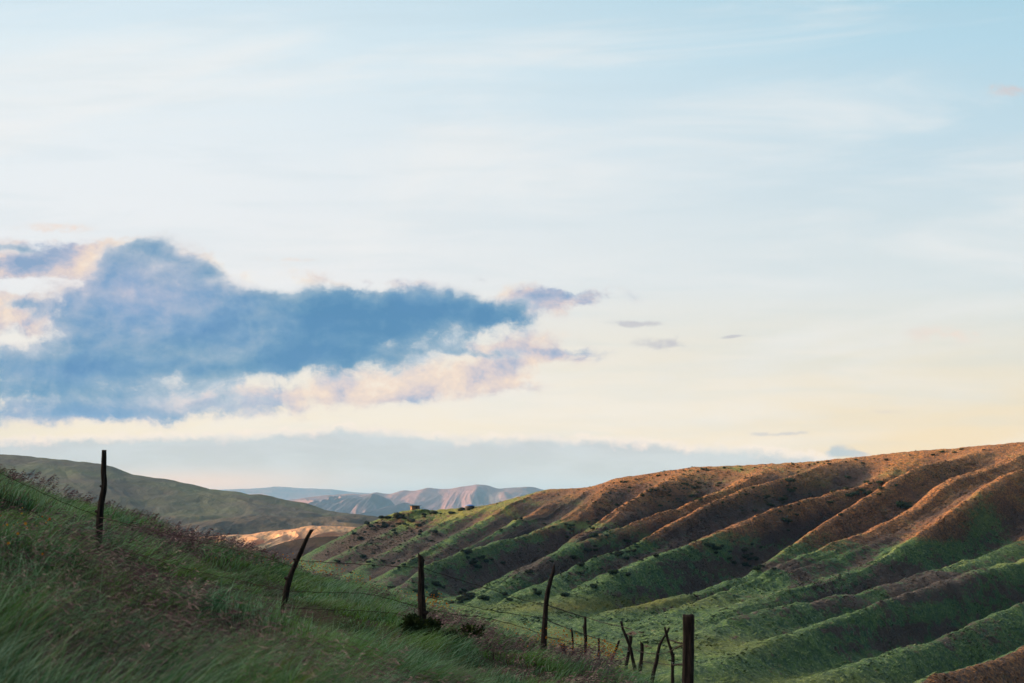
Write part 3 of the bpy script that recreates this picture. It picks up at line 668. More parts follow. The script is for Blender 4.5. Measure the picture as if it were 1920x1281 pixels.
o = mesh_np('wildflowers', np.array(Vf), np.array(Ff), m_flower, {'tint': np.array(Tf)}, smooth=False); setp(o, 'scattered orange and yellow wildflowers in the grass by the fence', 'wildflowers', kind='stuff')

# ------------------------------------------------------------------ fence posts
m_wood, nt, b = material('weathered_wood', .9, .1)
tcn = nt.nodes.new('ShaderNodeTexCoord'); a = noise(nt, scaled(nt, tcn.outputs['Object'], (38, 38, 3)), 1, 6, .65, .6); a2 = noise(nt, scaled(nt, tcn.outputs['Object'], (6, 6, 2)), 1, 4, .6)
c = mixc(nt, a.ss(.35, .7), (.012, .009, .009), (.050, .036, .032)); c = mixc(nt, a2.ss(.5, .75) * .6, c, (.065, .045, .040))
nt.links.new(c, b.inputs['Base Color']); bump(nt, b, a, .9, .02)
m_wire, nt, b = material('rusty_wire', .7, .3)
a = noise(nt, pos(nt), 40, 3); nt.links.new(mixc(nt, a.ss(.4, .6), (.03, .014, .010), (.06, .032, .022)), b.inputs['Base Color']); b.inputs['Metallic'].default_value = .3
m_staple, nt, b = material('galvanised_staple', .35, .5)
a = noise(nt, pos(nt), 60, 2); nt.links.new(mixc(nt, a, (.35, .35, .36), (.5, .5, .5)), b.inputs['Base Color']); b.inputs['Metallic'].default_value = .8

def post_mesh(path, D, top='flat', sides=14, square=False, seed=0, bury=.25, lump=1.0):
    """path: (px, py, width px) from top to bottom of the post; D its distance. Returns local verts and faces + base"""
    r = np.random.default_rng(seed); p = np.array(path, float)
    n = 46; s = np.linspace(0, 1, n); ss_ = np.concatenate([[0], np.cumsum(np.hypot(*np.diff(p[:, :2], axis=0).T))]); ss_ /= ss_[-1]
    q = np.stack([np.interp(s, ss_, p[:, k]) for k in range(3)], 1)
    ker = np.hanning(7); ker /= ker.sum()
    for k in (0, 2):
        e = np.concatenate([2 * q[0, k] - q[3:0:-1, k], q[:, k], 2 * q[-1, k] - q[-2:-5:-1, k]]); q[:, k] = np.convolve(e, ker, 'valid')
    cen = np.array([at(a, b_, D) for a, b_, _ in q]); rad = q[:, 2] * D / F / 2
    tail = cen[-1] + (cen[-1] - cen[-8]) / np.linalg.norm(cen[-1] - cen[-8]) * bury
    cen = np.vstack([cen, tail]); rad = np.append(rad, rad[-1] * 1.1); n += 1
    base = cen[-2].copy()
    th = np.linspace(0, 2 * pi, sides, endpoint=False)
    if square:
        sup = 1 / np.maximum(np.abs(np.cos(th + .35)), np.abs(np.sin(th + .35))) * .92; sup = np.minimum(sup, 1.15)
    else: sup = np.ones(sides)
    Vv = []
    prof = 1 + .10 * lump * (r.random(sides) - .5)
    for i in range(n):
        z = cen[i, 2]
        nn = 1 + lump * (.13 * vnoise(th * 1.3 + seed, z * 6 + 0 * th, seed) + .07 * vnoise(th * 3, z * 22 + 0 * th, seed + 4)) * 1.6
        rr = rad[i] * sup * prof * nn
        tw = th + .15 * i / n
        Vv.append(np.stack([cen[i, 0] + np.cos(tw) * rr, cen[i, 1] + np.sin(tw) * rr, np.full(sides, z)], 1))
    Vv = np.array(Vv)
    # shape the top
    k = 3
    if top == 'flat':
        Vv[0, :, 2] += (r.random(sides) - .5) * rad[0] * .22
    elif top == 'split':     # high on the left, torn down to the right
        d = (Vv[0, :, 0] - cen[0, 0]) / rad[0]; Vv[0, :, 2] += (r.random(sides) - .5) * rad[0] * .4 - d * rad[0] * .9
    elif top == 'point':
        Vv[0, :, :2] = cen[0, :2] + (Vv[0, :, :2] - cen[0, :2]) * .45; Vv[0, :, 2] += (r.random(sides) - .3) * rad[0] * .8
    idx = np.arange(n * sides).reshape(n, sides); f = []
    for i in range(n - 1):
        for j in range(sides):
            f.append((idx[i, j], idx[i + 1, j], idx[i + 1, (j + 1) % sides], idx[i, (j + 1) % sides]))
    V2 = Vv.reshape(-1, 3); ct = Vv[0].mean(0) - np.array([0, 0, rad[0] * .15]); V2 = np.vstack([V2, ct]); ci_ = len(V2) - 1
    tri = [(ci_, idx[0, j], idx[0, (j + 1) % sides]) for j in range(sides)]
    return V2 - base, f, tri, base, cen, rad
posts = {}
def post(key, path, D, label, top='flat', square=False, seed=0, knots=(), staples=(), bury=.25, name='fence_post', group='old fence posts', lump=1.0, sides=14):
    V2, f, tri, base, cen, rad = post_mesh(path, D, top, sides, square, seed, bury, lump)
    me = bpy.data.meshes.new(name)
    V2 = [tuple(q) for q in V2]; faces = [tuple(int(i) for i in q) for q in f] + [tuple(int(i) for i in q) for q in tri]
    # branch stubs: short tapered cones grown from the side, part of the same trunk
    for s_, side, sz in knots:
        i = int(s_ * (len(cen) - 2)); c0 = cen[i] - base; r0 = rad[i]
        dirv = np.array([side, -.25, .35]); dirv /= np.linalg.norm(dirv); ax = np.cross(dirv, [0, 1, 0]); ax /= np.linalg.norm(ax); bx_ = np.cross(dirv, ax)
        o0 = len(V2)
        for kk, (dd_, rr_) in enumerate(((r0 * .35, r0 * .8 * sz), (r0 * 1.0, r0 * .62 * sz), (r0 * (1.15 + .5 * sz), r0 * .32 * sz))):
            for j in range(8):
                a = j * pi / 4; V2.append(tuple(c0 + dirv * dd_ + ax * cos(a) * rr_ + bx_ * sin(a) * rr_ * 1.25))
        for kk in range(2):
            for j in range(8): faces.append((o0 + kk * 8 + j, o0 + kk * 8 + (j + 1) % 8, o0 + kk * 8 + 8 + (j + 1) % 8, o0 + kk * 8 + 8 + j))
        faces.append(tuple(o0 + 16 + j for j in range(8)))
    me.from_pydata(V2, [], faces); me.materials.append(m_wood)
    for p_ in me.polygons: p_.use_smooth = True
    me.update()
    o = bpy.data.objects.new(name, me); o.location = base; C.objects.link(o)
    setp(o, label, 'stump' if name == 'stump' else 'fence post', group)
    for (sx, sy) in staples:   # fence staple: small bent wire loop hammered in
        c0 = at(sx, sy, D) - base; i = np.argmin(np.abs(cen[:, 2] - (c0[2] + base[2]))); r0 = rad[i]
        pts_ = [c0 + np.array([-.014, -r0 * .8, 0]), c0 + np.array([-.012, -r0 * 1.15, 0]), c0 + np.array([.012, -r0 * 1.15, .003]), c0 + np.array([.014, -r0 * .8, .003])]
        tube('staple', pts_, .003, m_staple, o, 6)
    posts[key] = (cen, rad, D, o)
    return o
def tube(name, pts, r, mat, parent=None, sides=6, barbs=None):
    pts = np.array(pts, float); n = len(pts); Vv = []; f = []
    for i in range(n):
        tdir = pts[min(i + 1, n - 1)] - pts[max(i - 1, 0)]; tdir = tdir / (np.linalg.norm(tdir) + 1e-9)
        up_ = np.array([0, 0, 1.]) if abs(tdir[2]) < .9 else np.array([0, 1., 0])
        ax = np.cross(tdir, up_); ax /= np.linalg.norm(ax); bx_ = np.cross(ax, tdir)
        for j in range(sides):
            a = 2 * pi * j / sides; Vv.append(pts[i] + ax * cos(a) * r + bx_ * sin(a) * r)
    for i in range(n - 1):
        for j in range(sides): f.append((i * sides + j, i * sides + (j + 1) % sides, (i + 1) * sides + (j + 1) % sides, (i + 1) * sides + j))
    f.append(tuple(range(sides - 1, -1, -1))); f.append(tuple((n - 1) * sides + j for j in range(sides)))
    if barbs:
        for bp, br in barbs:     # four-point barb: two crossed thin spikes round the strand
            for _ in range(2):
                dv = np.random.default_rng(int(abs(bp[0]) * 1e4 + _)).normal(0, 1, 3); dv /= np.linalg.norm(dv); ax = np.cross(dv, [.3, .5, .8]); ax /= np.linalg.norm(ax)
                o0 = len(Vv); w_ = r * .8; Vv += [bp + dv * br, bp - dv * br, bp + ax * w_, bp - ax * w_, bp + np.cross(dv, ax) * w_]
                f += [(o0, o0 + 2, o0 + 3), (o0, o0 + 3, o0 + 4), (o0, o0 + 4, o0 + 2), (o0 + 1, o0 + 3, o0 + 2), (o0 + 1, o0 + 4, o0 + 3), (o0 + 1, o0 + 2, o0 + 4)]
    me = bpy.data.meshes.new(name); me.from_pydata([tuple(q) for q in Vv], [], f); me.materials.append(mat)
    for p_ in me.polygons: p_.use_smooth = True
    o = bpy.data.objects.new(name, me); C.objects.link(o)
    if parent is not None: o.parent = parent
    return o

post(1, [(195.5, 844, 9), (195, 870, 10), (194, 888, 10.5), (196, 905, 11), (195, 918, 12), (190, 940, 11.5), (188, 960, 12.5), (186, 985, 14), (185, 1010, 13.5), (184, 1040, 13)], 19, 'tall crooked black post at far left, rising against the grey sky', knots=((.36, -1, .7), (.62, -1, .9)), seed=3)
post(2, [(585, 993, 7.5), (576, 1008, 8), (566, 1030, 9), (556, 1052, 10), (546, 1075, 11), (541, 1090, 12.5), (536, 1110, 11.5), (532, 1135, 11.5), (530, 1160, 13), (529, 1175, 14)], 17.5, 'post leaning strongly to the right with a bend in its middle', knots=((.34, -1, .7), (.55, -1, .9)), seed=5)
post(3, [(787, 1040, 7), (790, 1050, 11), (789, 1065, 10), (790, 1085, 10.5), (790, 1110, 12), (791, 1135, 13), (793, 1155, 14), (790, 1175, 10), (789, 1192, 9)], 19, 'stout upright post with a torn pointed top and a bush at its foot', top='split', knots=((.10, 1, .5), (.74, 1, 1.0)), seed=7, lump=1.5)
post(4, [(1039, 1059, 4), (1038, 1070, 5.5), (1033, 1086, 7.5), (1028, 1105, 8.5), (1024, 1130, 9), (1022, 1160, 9.5), (1020, 1190, 11), (1019, 1220, 12)], 20, 'tall post with a hooked tapering tip leaning right, centre right', top='point', seed=9, knots=((.18, -1, .4),))
post(5, [(1291, 1152.5, 21), (1291, 1175, 21), (1291, 1200, 20), (1290.5, 1240, 21), (1290, 1281, 22), (1290, 1345, 23), (1290, 1375, 23)], 14.5, 'thick square-cut post nearest the camera, running off the bottom edge', square=True, seed=11, sides=24, lump=.35, bury=.3)
# small old posts beyond the crest of the hillside; their feet stand in the slope
post(6, [(1071.5, 1178, 3), (1073, 1190, 3.5), (1074, 1203, 4), (1073.5, 1225, 4.5), (1073, 1245, 5)], 30, 'thin short crooked stick post just right of the stump', seed=13, top='point')
post(7, [(1097, 1156, 5.5), (1097.5, 1165, 4.8), (1096.5, 1177, 6.8), (1098, 1200, 5.6), (1098, 1230, 5.6), (1098, 1262, 6)], 27, 'straight medium post with a knot, carrying the top wire', seed=15, knots=((.2, -1, .8),))
post(8, [(1123, 1196, 3.2), (1123, 1210, 4), (1122.5, 1230, 4.5), (1123, 1258, 5)], 29, 'short slim upright post left of the tilted short post', seed=17)
post(9, [(1161, 1201, 4), (1158, 1210, 5), (1153, 1222, 5), (1148, 1235, 4.6), (1142, 1256, 5)], 28, 'short post tilted to the right in front of the yellow flowers', seed=19, top='point')
post(10, [(1164.5, 1165, 5), (1168, 1180, 5.2), (1175, 1197, 6), (1182, 1215, 6), (1186, 1235, 6.2), (1191, 1258, 7), (1196, 1280, 7)], 25, 'long post leaning left across a shorter one, tallest of the small group', seed=21)
post(11, [(1182, 1192, 5), (1182.5, 1200, 7), (1180, 1215, 6), (1177, 1232, 6.5), (1174, 1250, 6.5), (1171, 1272, 7)], 25.6, 'shorter post crossed by the long left-leaning post', seed=23, knots=((.06, 1, .7),), staples=((1177.5, 1221),))
post(12, [(1203.5, 1205, 6.5), (1204, 1220, 7), (1203, 1235, 6.5), (1201, 1250, 7), (1199, 1275, 7)], 25, 'short thick upright post standing alone right of the crossed pair', seed=25, top='split', staples=((1203, 1247),))
post(13, [(1246.5, 1176, 3.5), (1249, 1187, 5.5), (1252, 1200, 5), (1257, 1215, 5.5), (1262, 1232, 6.5), (1261, 1250, 6), (1261, 1285, 6.5)], 21.5, 'right-hand post of the pair crossing at the top like a letter A', seed=27, knots=((.5, 1, .7),), staples=((1261, 1243),))
post(14, [(1254.5, 1177, 3.8), (1251, 1186, 5), (1245, 1195, 4.6), (1237, 1208, 5.5), (1233, 1225, 6), (1231, 1240, 7), (1226, 1258, 7), (1222, 1280, 7)], 21.9, 'bowed left-hand post of the pair crossing at the top like a letter A', seed=29)
post(15, [(1055, 1207, 10), (1055.5, 1213, 10), (1055, 1222, 11), (1055, 1250, 12)], 27, 'low sawn brown stump hidden in grass right of the hooked post', name='stump', group='old fence posts', seed=31, sides=18)

# ------------------------------------------------------------------ barbed wire
def wire(pts, label, barbed=True, r=.0038):
    """pts: (px, py, distance)"""
    p = np.array(pts, float); W_ = np.array([at(*q) for q in p]); L = np.concatenate([[0], np.cumsum(np.linalg.norm(np.diff(W_, axis=0), axis=1))])
    n = max(8, int(L[-1] / .06)); s = np.linspace(0, L[-1], n); Q = np.stack([np.interp(s, L, W_[:, k]) for k in range(3)], 1)
    ker = np.hanning(9); ker /= ker.sum()
    for k in range(3):
        e = np.concatenate([2 * Q[0, k] - Q[4:0:-1, k], Q[:, k], 2 * Q[-1, k] - Q[-2:-6:-1, k]]) if n > 10 else None
        if e is not None: Q[:, k] = np.convolve(e, ker, 'valid')
    Q[:, 2] += .004 * np.sin(s * 23) + .006 * vnoise(s * 3, s * 0, 9)
    barbs = [(np.array([np.interp(q, s, Q[:, k]) for k in range(3)]), .019) for q in np.arange(.08, L[-1], .12)] if barbed else None
    rr = r * max(1, p[:, 2].mean() / 18)
    o = tube('barbed_wire', Q, rr, m_wire, None, 6, barbs); setp(o, label, 'barbed wire', 'strands of barbed wire')
wire([(-60, 858, 18.5), (0, 887, 18.6), (60, 915, 18.7), (120, 943, 18.8), (184, 968, 18.85)], 'top strand running from the left edge down to the tall leftmost post')
wire([(188, 971, 18.85), (270, 990, 18.4), (370, 1015, 18), (480, 1040, 17.6), (552, 1064, 17.4)], 'top strand between the tall leftmost post and the right-leaning post')
wire([(-60, 905, 18.4), (0, 935, 18.5), (45, 952, 18.6), (110, 985, 18.7), (180, 1012, 18.85)], 'lower strand sinking into pink grass left of the leftmost post')
wire([(190, 1016, 18.85), (251, 1037, 18.4), (344, 1066, 18), (447, 1089, 17.7), (532, 1107, 17.4)], 'second strand between the tall leftmost post and the right-leaning post')
wire([(556, 1052, 17.4), (640, 1056, 17.9), (720, 1061, 18.4), (786, 1064, 18.85)], 'top strand between the right-leaning post and the torn-topped post')
wire([(536, 1109, 17.4), (600, 1111, 17.8), (640, 1111, 18), (690, 1113, 18.3), (735, 1124, 18.6), (788, 1140, 18.85)], 'second strand between the right-leaning post and the torn-topped post')
wire([(531, 1140, 17.4), (600, 1143, 17.8), (680, 1145, 18.2), (740, 1150, 18.6), (788, 1160, 18.85)], 'lowest strand between the right-leaning post and the torn-topped post')
wire([(792, 1066, 18.85), (850, 1084, 19.1), (927, 1107, 19.5), (985, 1127, 19.7), (1021, 1133, 19.9)], 'top strand between the torn-topped post and the hooked post')
wire([(794, 1140, 18.85), (852, 1153, 19.2), (880, 1150, 19.3), (900, 1141, 19.4)][:2] + [(905, 1157, 19.5), (960, 1170, 19.7), (1020, 1190, 19.9)], 'lowest strand between the torn-topped post and the hooked post')
wire([(794, 1118, 18.85), (850, 1130, 19.2), (900, 1141, 19.4), (960, 1151, 19.7), (1022, 1159, 19.9)], 'middle strand between the torn-topped post and the hooked post')
wire([(1024, 1134, 19.9), (1063, 1147, 23), (1097, 1158, 26.9)], 'top strand between the hooked post and the knotted medium post')
wire([(1099, 1158, 26.9), (1133, 1168, 26), (1165, 1175, 24.9), (1184, 1180, 24)], 'top strand ending loose past the tallest left-leaning post')
wire([(1024, 1162, 19.9), (1057, 1176, 23), (1097, 1190, 26.9)], 'middle strand between the hooked post and the knotted medium post')
wire([(1099, 1191, 26.9), (1122, 1198, 28.8), (1150, 1206, 27), (1181, 1216, 25.5)], 'middle strand from the knotted medium post to the crossed posts')
wire([(1183, 1216, 25.5), (1200, 1222, 25), (1217, 1225.5, 24), (1234, 1227, 21.8), (1252, 1223, 21.4), (1268, 1215, 18.5), (1281, 1209, 14.7)], 'sagging strand from the crossed posts to the thick square-cut post')
wire([(1254, 1199, 21.4), (1268, 1204, 18), (1281, 1207, 14.6)], 'short strand between the A-shaped pair and the thick square-cut post')
wire([(1024, 1194, 19.9), (1056, 1201, 24), (1097, 1212, 26.9)], 'lowest strand between the hooked post and the knotted medium post')
wire([(1099, 1213, 26.9), (1122, 1222, 28.8), (1150, 1227, 27.7)], 'lowest strand from the knotted medium post to the short tilted post')
wire([(1204, 1240, 25), (1225, 1244, 22.6), (1262, 1247, 21.4), (1281, 1246, 14.7)], 'lowest strand from the lone short post to the thick square-cut post')

# ------------------------------------------------------------------ shrubs
m_shrub, nt, b = material('shrub_leaf', .8, .1)
oi = nt.nodes.new('ShaderNodeObjectInfo'); rn = V(nt, oi.outputs['Random']); a = noise(nt, pos(nt), 1.3, 3)
c = mixc(nt, rn, (.022, .042, .022), (.040, .040, .030)); c = mixc(nt, a.ss(.45, .7) * .6, c, (.045, .075, .030)); nt.links.new(c, b.inputs['Base Color'])
def shrub_mesh(seed, nlob=7, nleaf=900, ls=.16):
    r = np.random.default_rng(seed)
    lob = [(r.uniform(-.65, .65), r.uniform(-.6, .6), r.uniform(.25, .55), r.uniform(.28, .5)) for _ in range(nlob)]
    Vv = []; 
    for k in range(nleaf):
        l = lob[r.integers(nlob)]; d = r.normal(0, 1, 3); d /= np.linalg.norm(d); rad = l[3] * (.55 + .5 * r.random() ** .5) * (1 + .35 * vnoise(d[0] * 3 + seed, d[2] * 3, seed))
        c = np.array([l[0] + d[0] * rad * 1.1, l[1] + d[1] * rad * 1.1, max(.0, l[2] + d[2] * rad * .8)])
        e1 = r.normal(0, 1, 3); e1 /= np.linalg.norm(e1); e2 = np.cross(e1, d); e2 /= np.linalg.norm(e2) + 1e-6
        s = ls * r.uniform(.5, 1.2)
        Vv += [c - e1 * s * .6, c + e2 * s * .5, c + e1 * s * .9, c - e2 * s * .4]
    Vv = np.array(Vv); f = np.arange(len(Vv)).reshape(-1, 4)
    me_o = mesh_np('shrub', Vv, f, m_shrub, smooth=False); me = me_o.data; bpy.data.objects.remove(me_o); return me, Vv, f
variants = [shrub_mesh(100 + i) for i in range(7)]
flatpx, flatpy = pxx.ravel(), pyy.ravel(); flatP = H.reshape(-1, 3)
def hill_at(px, py, tol=2.6):
    if 764 < px < 793 and 955 < py < 966: return None
    i = np.where((np.abs(flatpx - px) < tol) & (np.abs(flatpy - py) < tol))[0]
    if len(i) == 0: return None
    return flatP[i[np.argmin(flatP[i, 1])]]
zones = [ # label place, centre, spread, count, width in px range
 ('on the left crest below the hut', 735, 985, 55, 16, 34, (8, 20)),
 ('between the hut and the round tank', 835, 957, 42, 5, 18, (7, 16)),
 ('on the green slope under the hut', 720, 1045, 80, 30, 24, (8, 18)),
 ('in the dark gully below the rusty brown hump', 910, 1052, 26, 10, 12, (14, 26)),
 ('in the thicket behind the torn post', 860, 1112, 55, 12, 20, (14, 28)),
 ('on the orange slope under the skyline', 1230, 915, 110, 24, 54, (6, 13)),
 ('along the green patch above the maroon gully', 1060, 985, 70, 10, 18, (8, 18)),
 ('in the gully behind the hooked post', 1150, 1035, 70, 22, 22, (10, 24)),
 ('in the shaded gully under the middle skyline', 1450, 930, 60, 30, 22, (8, 22)),
 ('clustered on the green spur', 1385, 1045, 48, 16, 24, (12, 28)),
 ('in the sunlit clump on the orange spur', 1620, 918, 30, 10, 14, (12, 28)),
 ('lining the skyline of the right hill', 1700, 850, 190, 7, 30, (6, 13)),
 ('low on the green slope', 1090, 1085, 60, 20, 8, (10, 22)),
]
rs = np.random.default_rng(5)
explicit = [(1475, 976, 28, 'round olive shrub sitting on the crest of the pink sunlit spur'), (1578, 963, 17, 'small olive shrub lower on the sunlit spur crest'), (1148, 1072, 26, 'rounded dark shrub right of the hooked post, upper of two'), (1089, 1074, 22, 'rounded dark shrub just right of the hooked post tip'), (956, 1122, 19, 'lone dark shrub on the green toe left of the hooked post'), (1010, 1112, 24, 'low dark shrub touching the left side of the hooked post'), (1695, 948, 34, 'large dark shrub in the gully beside the long sunlit spur'), (1556, 941, 20, 'small dark shrub above the olive ones on the sunlit spur'), (745, 968, 30, 'large dark shrub on the left skyline before the hut'), (1590, 893, 16, 'dark shrub high in the upper right gully')]
nsh = 0
def add_shrub(P0, wpx, label, group):
    global nsh
    k = rs.integers(len(variants)); W0 = wpx * P0[1] / F
    o = bpy.data.objects.new('shrub', variants[k][0]); C.objects.link(o)
    o.location = (P0[0], P0[1], P0[2] - .05 * W0); s = W0 / 2.1
    o.scale = (s * rs.uniform(.85, 1.15), s * rs.uniform(.8, 1.1), s * rs.uniform(.7, 1.1)); o.rotation_euler = (0, 0, rs.uniform(0, 6.28))
    setp(o, label, 'shrub', group); nsh += 1; return o
for px, py, wpx, lab in explicit:
    p = hill_at(px, py, 4)
    if p is not None: add_shrub(p, wpx, lab, 'shrubs on the right hill')
sky_x = np.array([600, 662, 725, 769, 819, 875, 912, 944, 975, 1022, 1100, 1131, 1190, 1280, 1464, 1580, 1678, 1783, 1855, 1918]); sky_y = np.array([1019, 987, 967, 962, 956, 950, 947, 940, 927, 919, 914, 905, 890, 877, 869, 858, 849, 838, 834, 826])
for place, cx, cy, sx, sy, n, (w0, w1) in zones:
    made = 0; tries = 0; got = []
    while made < n and tries < n * 12:
        tries += 1
        px, py = rs.normal(cx, sx * .75), rs.normal(cy, sy * .75)
        if 'skyline of' in place: px = rs.uniform(1140, 1915); py = np.interp(px, sky_x, sky_y) + abs(rs.normal(0, 5)) + 2
        if 'between the hut' in place: px = rs.uniform(790, 880); py = np.interp(px, sky_x, sky_y) + abs(rs.normal(0, 4)) + 2
        p = hill_at(px, py)
        if p is None: continue
        got.append((project(p)[0], add_shrub(p, w0 + (w1 - w0) * rs.random() ** 2, 'dark shrub ' + place, 'shrubs on the right hill'))); made += 1
    got.sort(key=lambda q: q[0])
    for q, (_, o) in enumerate(got):
        nth = '%d%s' % (q + 1, 'th' if 10 <= (q + 1) % 100 <= 20 else {1: 'st', 2: 'nd', 3: 'rd'}.get((q + 1) % 10, 'th'))
        o['label'] = nth + ' from left of the dark shrubs ' + place
# see below
# the many little sage clumps beyond those: one mass
Vs, Fs = [], []; off = 0
mm_ = []
for (cx, cy, sx, sy, n) in ((700, 1010, 100, 30, 500), (1250, 920, 170, 34, 900), (1500, 930, 220, 50, 600), (760, 1010, 130, 45, 400), (1150, 1030, 240, 50, 500), (1700, 980, 220, 90, 360), (950, 1090, 140, 34, 90), (1530, 880, 380, 10, 300), (1450, 1080, 300, 40, 120)):
    for _ in range(n):
        px, py = rs.normal(cx, sx * .8), rs.normal(cy, sy * .8); p = hill_at(px, py)
        if p is None: continue
        me, Vv, f = variants[rs.integers(len(variants))]; sub = rs.permutation(len(f))[:70]; s = rs.uniform(2.2, 6.0) * p[1] / F / 2.1
        q = (Vv.reshape(-1, 4, 3)[sub]).reshape(-1, 3) * np.array([s, s, s * .75]) ; cq = q.reshape(-1, 4, 3); cm = cq.mean(1, keepdims=True); cq = cm + (cq - cm) * 1.9
        Vs.append(cq.reshape(-1, 3) + p); Fs.append(np.arange(len(q)).reshape(-1, 4) + off); off += len(q)
o = mesh_np('sagebrush', np.concatenate(Vs), np.concatenate(Fs), m_shrub, smooth=False); setp(o, 'small tufts of sagebrush speckling the right hill', 'sagebrush', kind='stuff')
# weeds at the foot of the torn-topped post and dark clumps near it
m_weed, nt, b = material('weed_leaf', .7, .1); a = noise(nt, pos(nt), 9, 3); nt.links.new(mixc(nt, a.ss(.4, .65), (.016, .030, .012), (.045, .060, .014)), b.inputs['Base Color'])
def weed(px, py, D, h, wdt, label, seed):
    r = np.random.default_rng(seed); Vv = []; base = at(px, py, D); base[2] = near_z(base[0], base[1]) - .03
    for k in range(46):
        a0 = r.uniform(0, 2 * pi); le = r.uniform(.1, .55); hh = h * r.uniform(.55, 1.05)
        x0, y0 = r.normal(0, wdt * .16, 2)
        for j in range(26):
            s = j / 26; c = np.array([x0 + cos(a0) * le * wdt * s, y0 + sin(a0) * le * wdt * s, hh * (s - .25 * s * s * le)])
            d = r.normal(0, 1, 3); d[2] = abs(d[2]) * .7 + .3; d /= np.linalg.norm(d); e = np.cross(d, [0, 1, .2]); e /= np.linalg.norm(e); L = r.uniform(.03, .075)
            Vv += [c, c + d * L * .5 + e * L * .2, c + d * L, c + d * L * .5 - e * L * .2]
    o = mesh_np('weed', np.array(Vv), np.arange(len(Vv)).reshape(-1, 4), m_weed, smooth=False); o.location = base; setp(o, label, 'weed', 'weeds at the foot of the fence')
weed(772, 1190, 18.7, .30, .20, 'dark leafy weed standing left of the torn-topped post', 1)
weed(805, 1190, 18.9, .26, .24, 'dark leafy weed hugging the right foot of the torn-topped post', 2)
weed(852, 1185, 18.6, .20, .3, 'low dark weed a little right of the torn-topped post', 3)
weed(876, 1190, 19.2, .28, .3, 'leafy green weed midway between the torn-topped and hooked posts', 4)

# ------------------------------------------------------------------ hut and round tank on the skyline
m_plank, nt, b = material('hut_plank', .85, .1); tcn = nt.nodes.new('ShaderNodeTexCoord'); a = noise(nt, scaled(nt, tcn.outputs['Object'], (6, 6, .7)), 1, 4)
nt.links.new(mixc(nt, a.ss(.35, .65), (.16, .10, .07), (.26, .17, .12)), b.inputs['Base Color'])
m_roof, nt, b = material('hut_roof', .7, .3); a = noise(nt, pos(nt), 2, 4); nt.links.new(mixc(nt, a, (.03, .03, .035), (.06, .055, .055)), b.inputs['Base Color'])
m_tank, nt, b = material('tank_wall', .7, .3); a = noise(nt, pos(nt), 1.5, 4); nt.links.new(mixc(nt, a, (.035, .035, .045), (.07, .065, .07)), b.inputs['Base Color'])
m_lid, nt, b = material('tank_lid', .35, .5); a = noise(nt, pos(nt), 1, 4); nt.links.new(mixc(nt, a, (.04, .12, .36), (.06, .16, .42)), b.inputs['Base Color'])
def boxes(name, bl_, mat, parent):
    Vv, f = [], []
    for (x0, y0, z0, x1, y1, z1) in bl_:
        o0 = len(Vv); Vv += [(x0, y0, z0), (x1, y0, z0), (x1, y1, z0), (x0, y1, z0), (x0, y0, z1), (x1, y0, z1), (x1, y1, z1), (x0, y1, z1)]
        f += [tuple(o0 + i for i in q) for q in ((0, 3, 2, 1), (4, 5, 6, 7), (0, 1, 5, 4), (1, 2, 6, 5), (2, 3, 7, 6), (3, 0, 4, 7))]
    me = bpy.data.meshes.new(name); me.from_pydata(Vv, [], f); me.materials.append(mat); o = bpy.data.objects.new(name, me); C.objects.link(o); o.parent = parent; return o
print('hutraw', hill_at(778, 965, 3), hill_at(881, 951, 3), 'c1', crest[1][0], 'c2', crest[2][0])
hb = at(778, 960, 775) + np.array([0, 0, 1.3])
hut_Y = 770
hut = bpy.data.objects.new('hut', None); C.objects.link(hut); hut.location = tuple(hb); setp(hut, 'tiny flat-roofed hut with overhanging roof on the hill skyline', 'hut')
hut.rotation_euler = (0, 0, .35)
boxes('wall', [(-2.2, -1.6, -3.2, -2.0, 1.6, 1.9), (2.0, -1.6, -3.2, 2.2, 1.6, 1.9), (-2.0, 1.4, -3.2, 2.0, 1.6, 1.9), (-2.0, -1.6, -3.2, -.2, -1.4, 1.9), (.8, -1.6, -3.2, 2.0, -1.4, 1.9), (-.2, -1.6, 1.6, .8, -1.4, 1.9)], m_plank, hut)
boxes('roof', [(-3.0, -2.3, 1.903, 3.1, 2.3, 2.12)], m_roof, hut)
boxes('door', [(-.19, -1.54, -1.2, .79, -1.47, 1.59)], m_roof, hut)
tk = None; Yt = 758
tank = bpy.data.objects.new('water_tank', None); C.objects.link(tank); tank.location = at(881, 952.5, Yt); setp(tank, 'small round dark tank with a low blue domed lid on the skyline', 'tank')
def lathe(name, prof, mat, parent, n=40):
    Vv = [(r * cos(2 * pi * j / n), r * sin(2 * pi * j / n), z) for r, z in prof for j in range(n)]
    f = [(i * n + j, i * n + (j + 1) % n, (i + 1) * n + (j + 1) % n, (i + 1) * n + j) for i in range(len(prof) - 1) for j in range(n)]
    f.append(tuple((len(prof) - 1) * n + j for j in range(n)))
    me = bpy.data.meshes.new(name); me.from_pydata(Vv, [], f); me.materials.append(mat)
    for p_ in me.polygons: p_.use_smooth = True
    o = bpy.data.objects.new(name, me); C.objects.link(o); o.parent = parent
lathe('tank_wall', [(2.45, -1.5), (2.45, .3), (2.52, .32), (2.52, .45), (2.45, .47), (2.45, 1.0)], m_tank, tank)
lathe('lid', [(2.6, .95), (2.6, 1.12), (2.3, 1.35), (1.7, 1.6), (.9, 1.78), (.2, 1.83)], m_lid, tank)

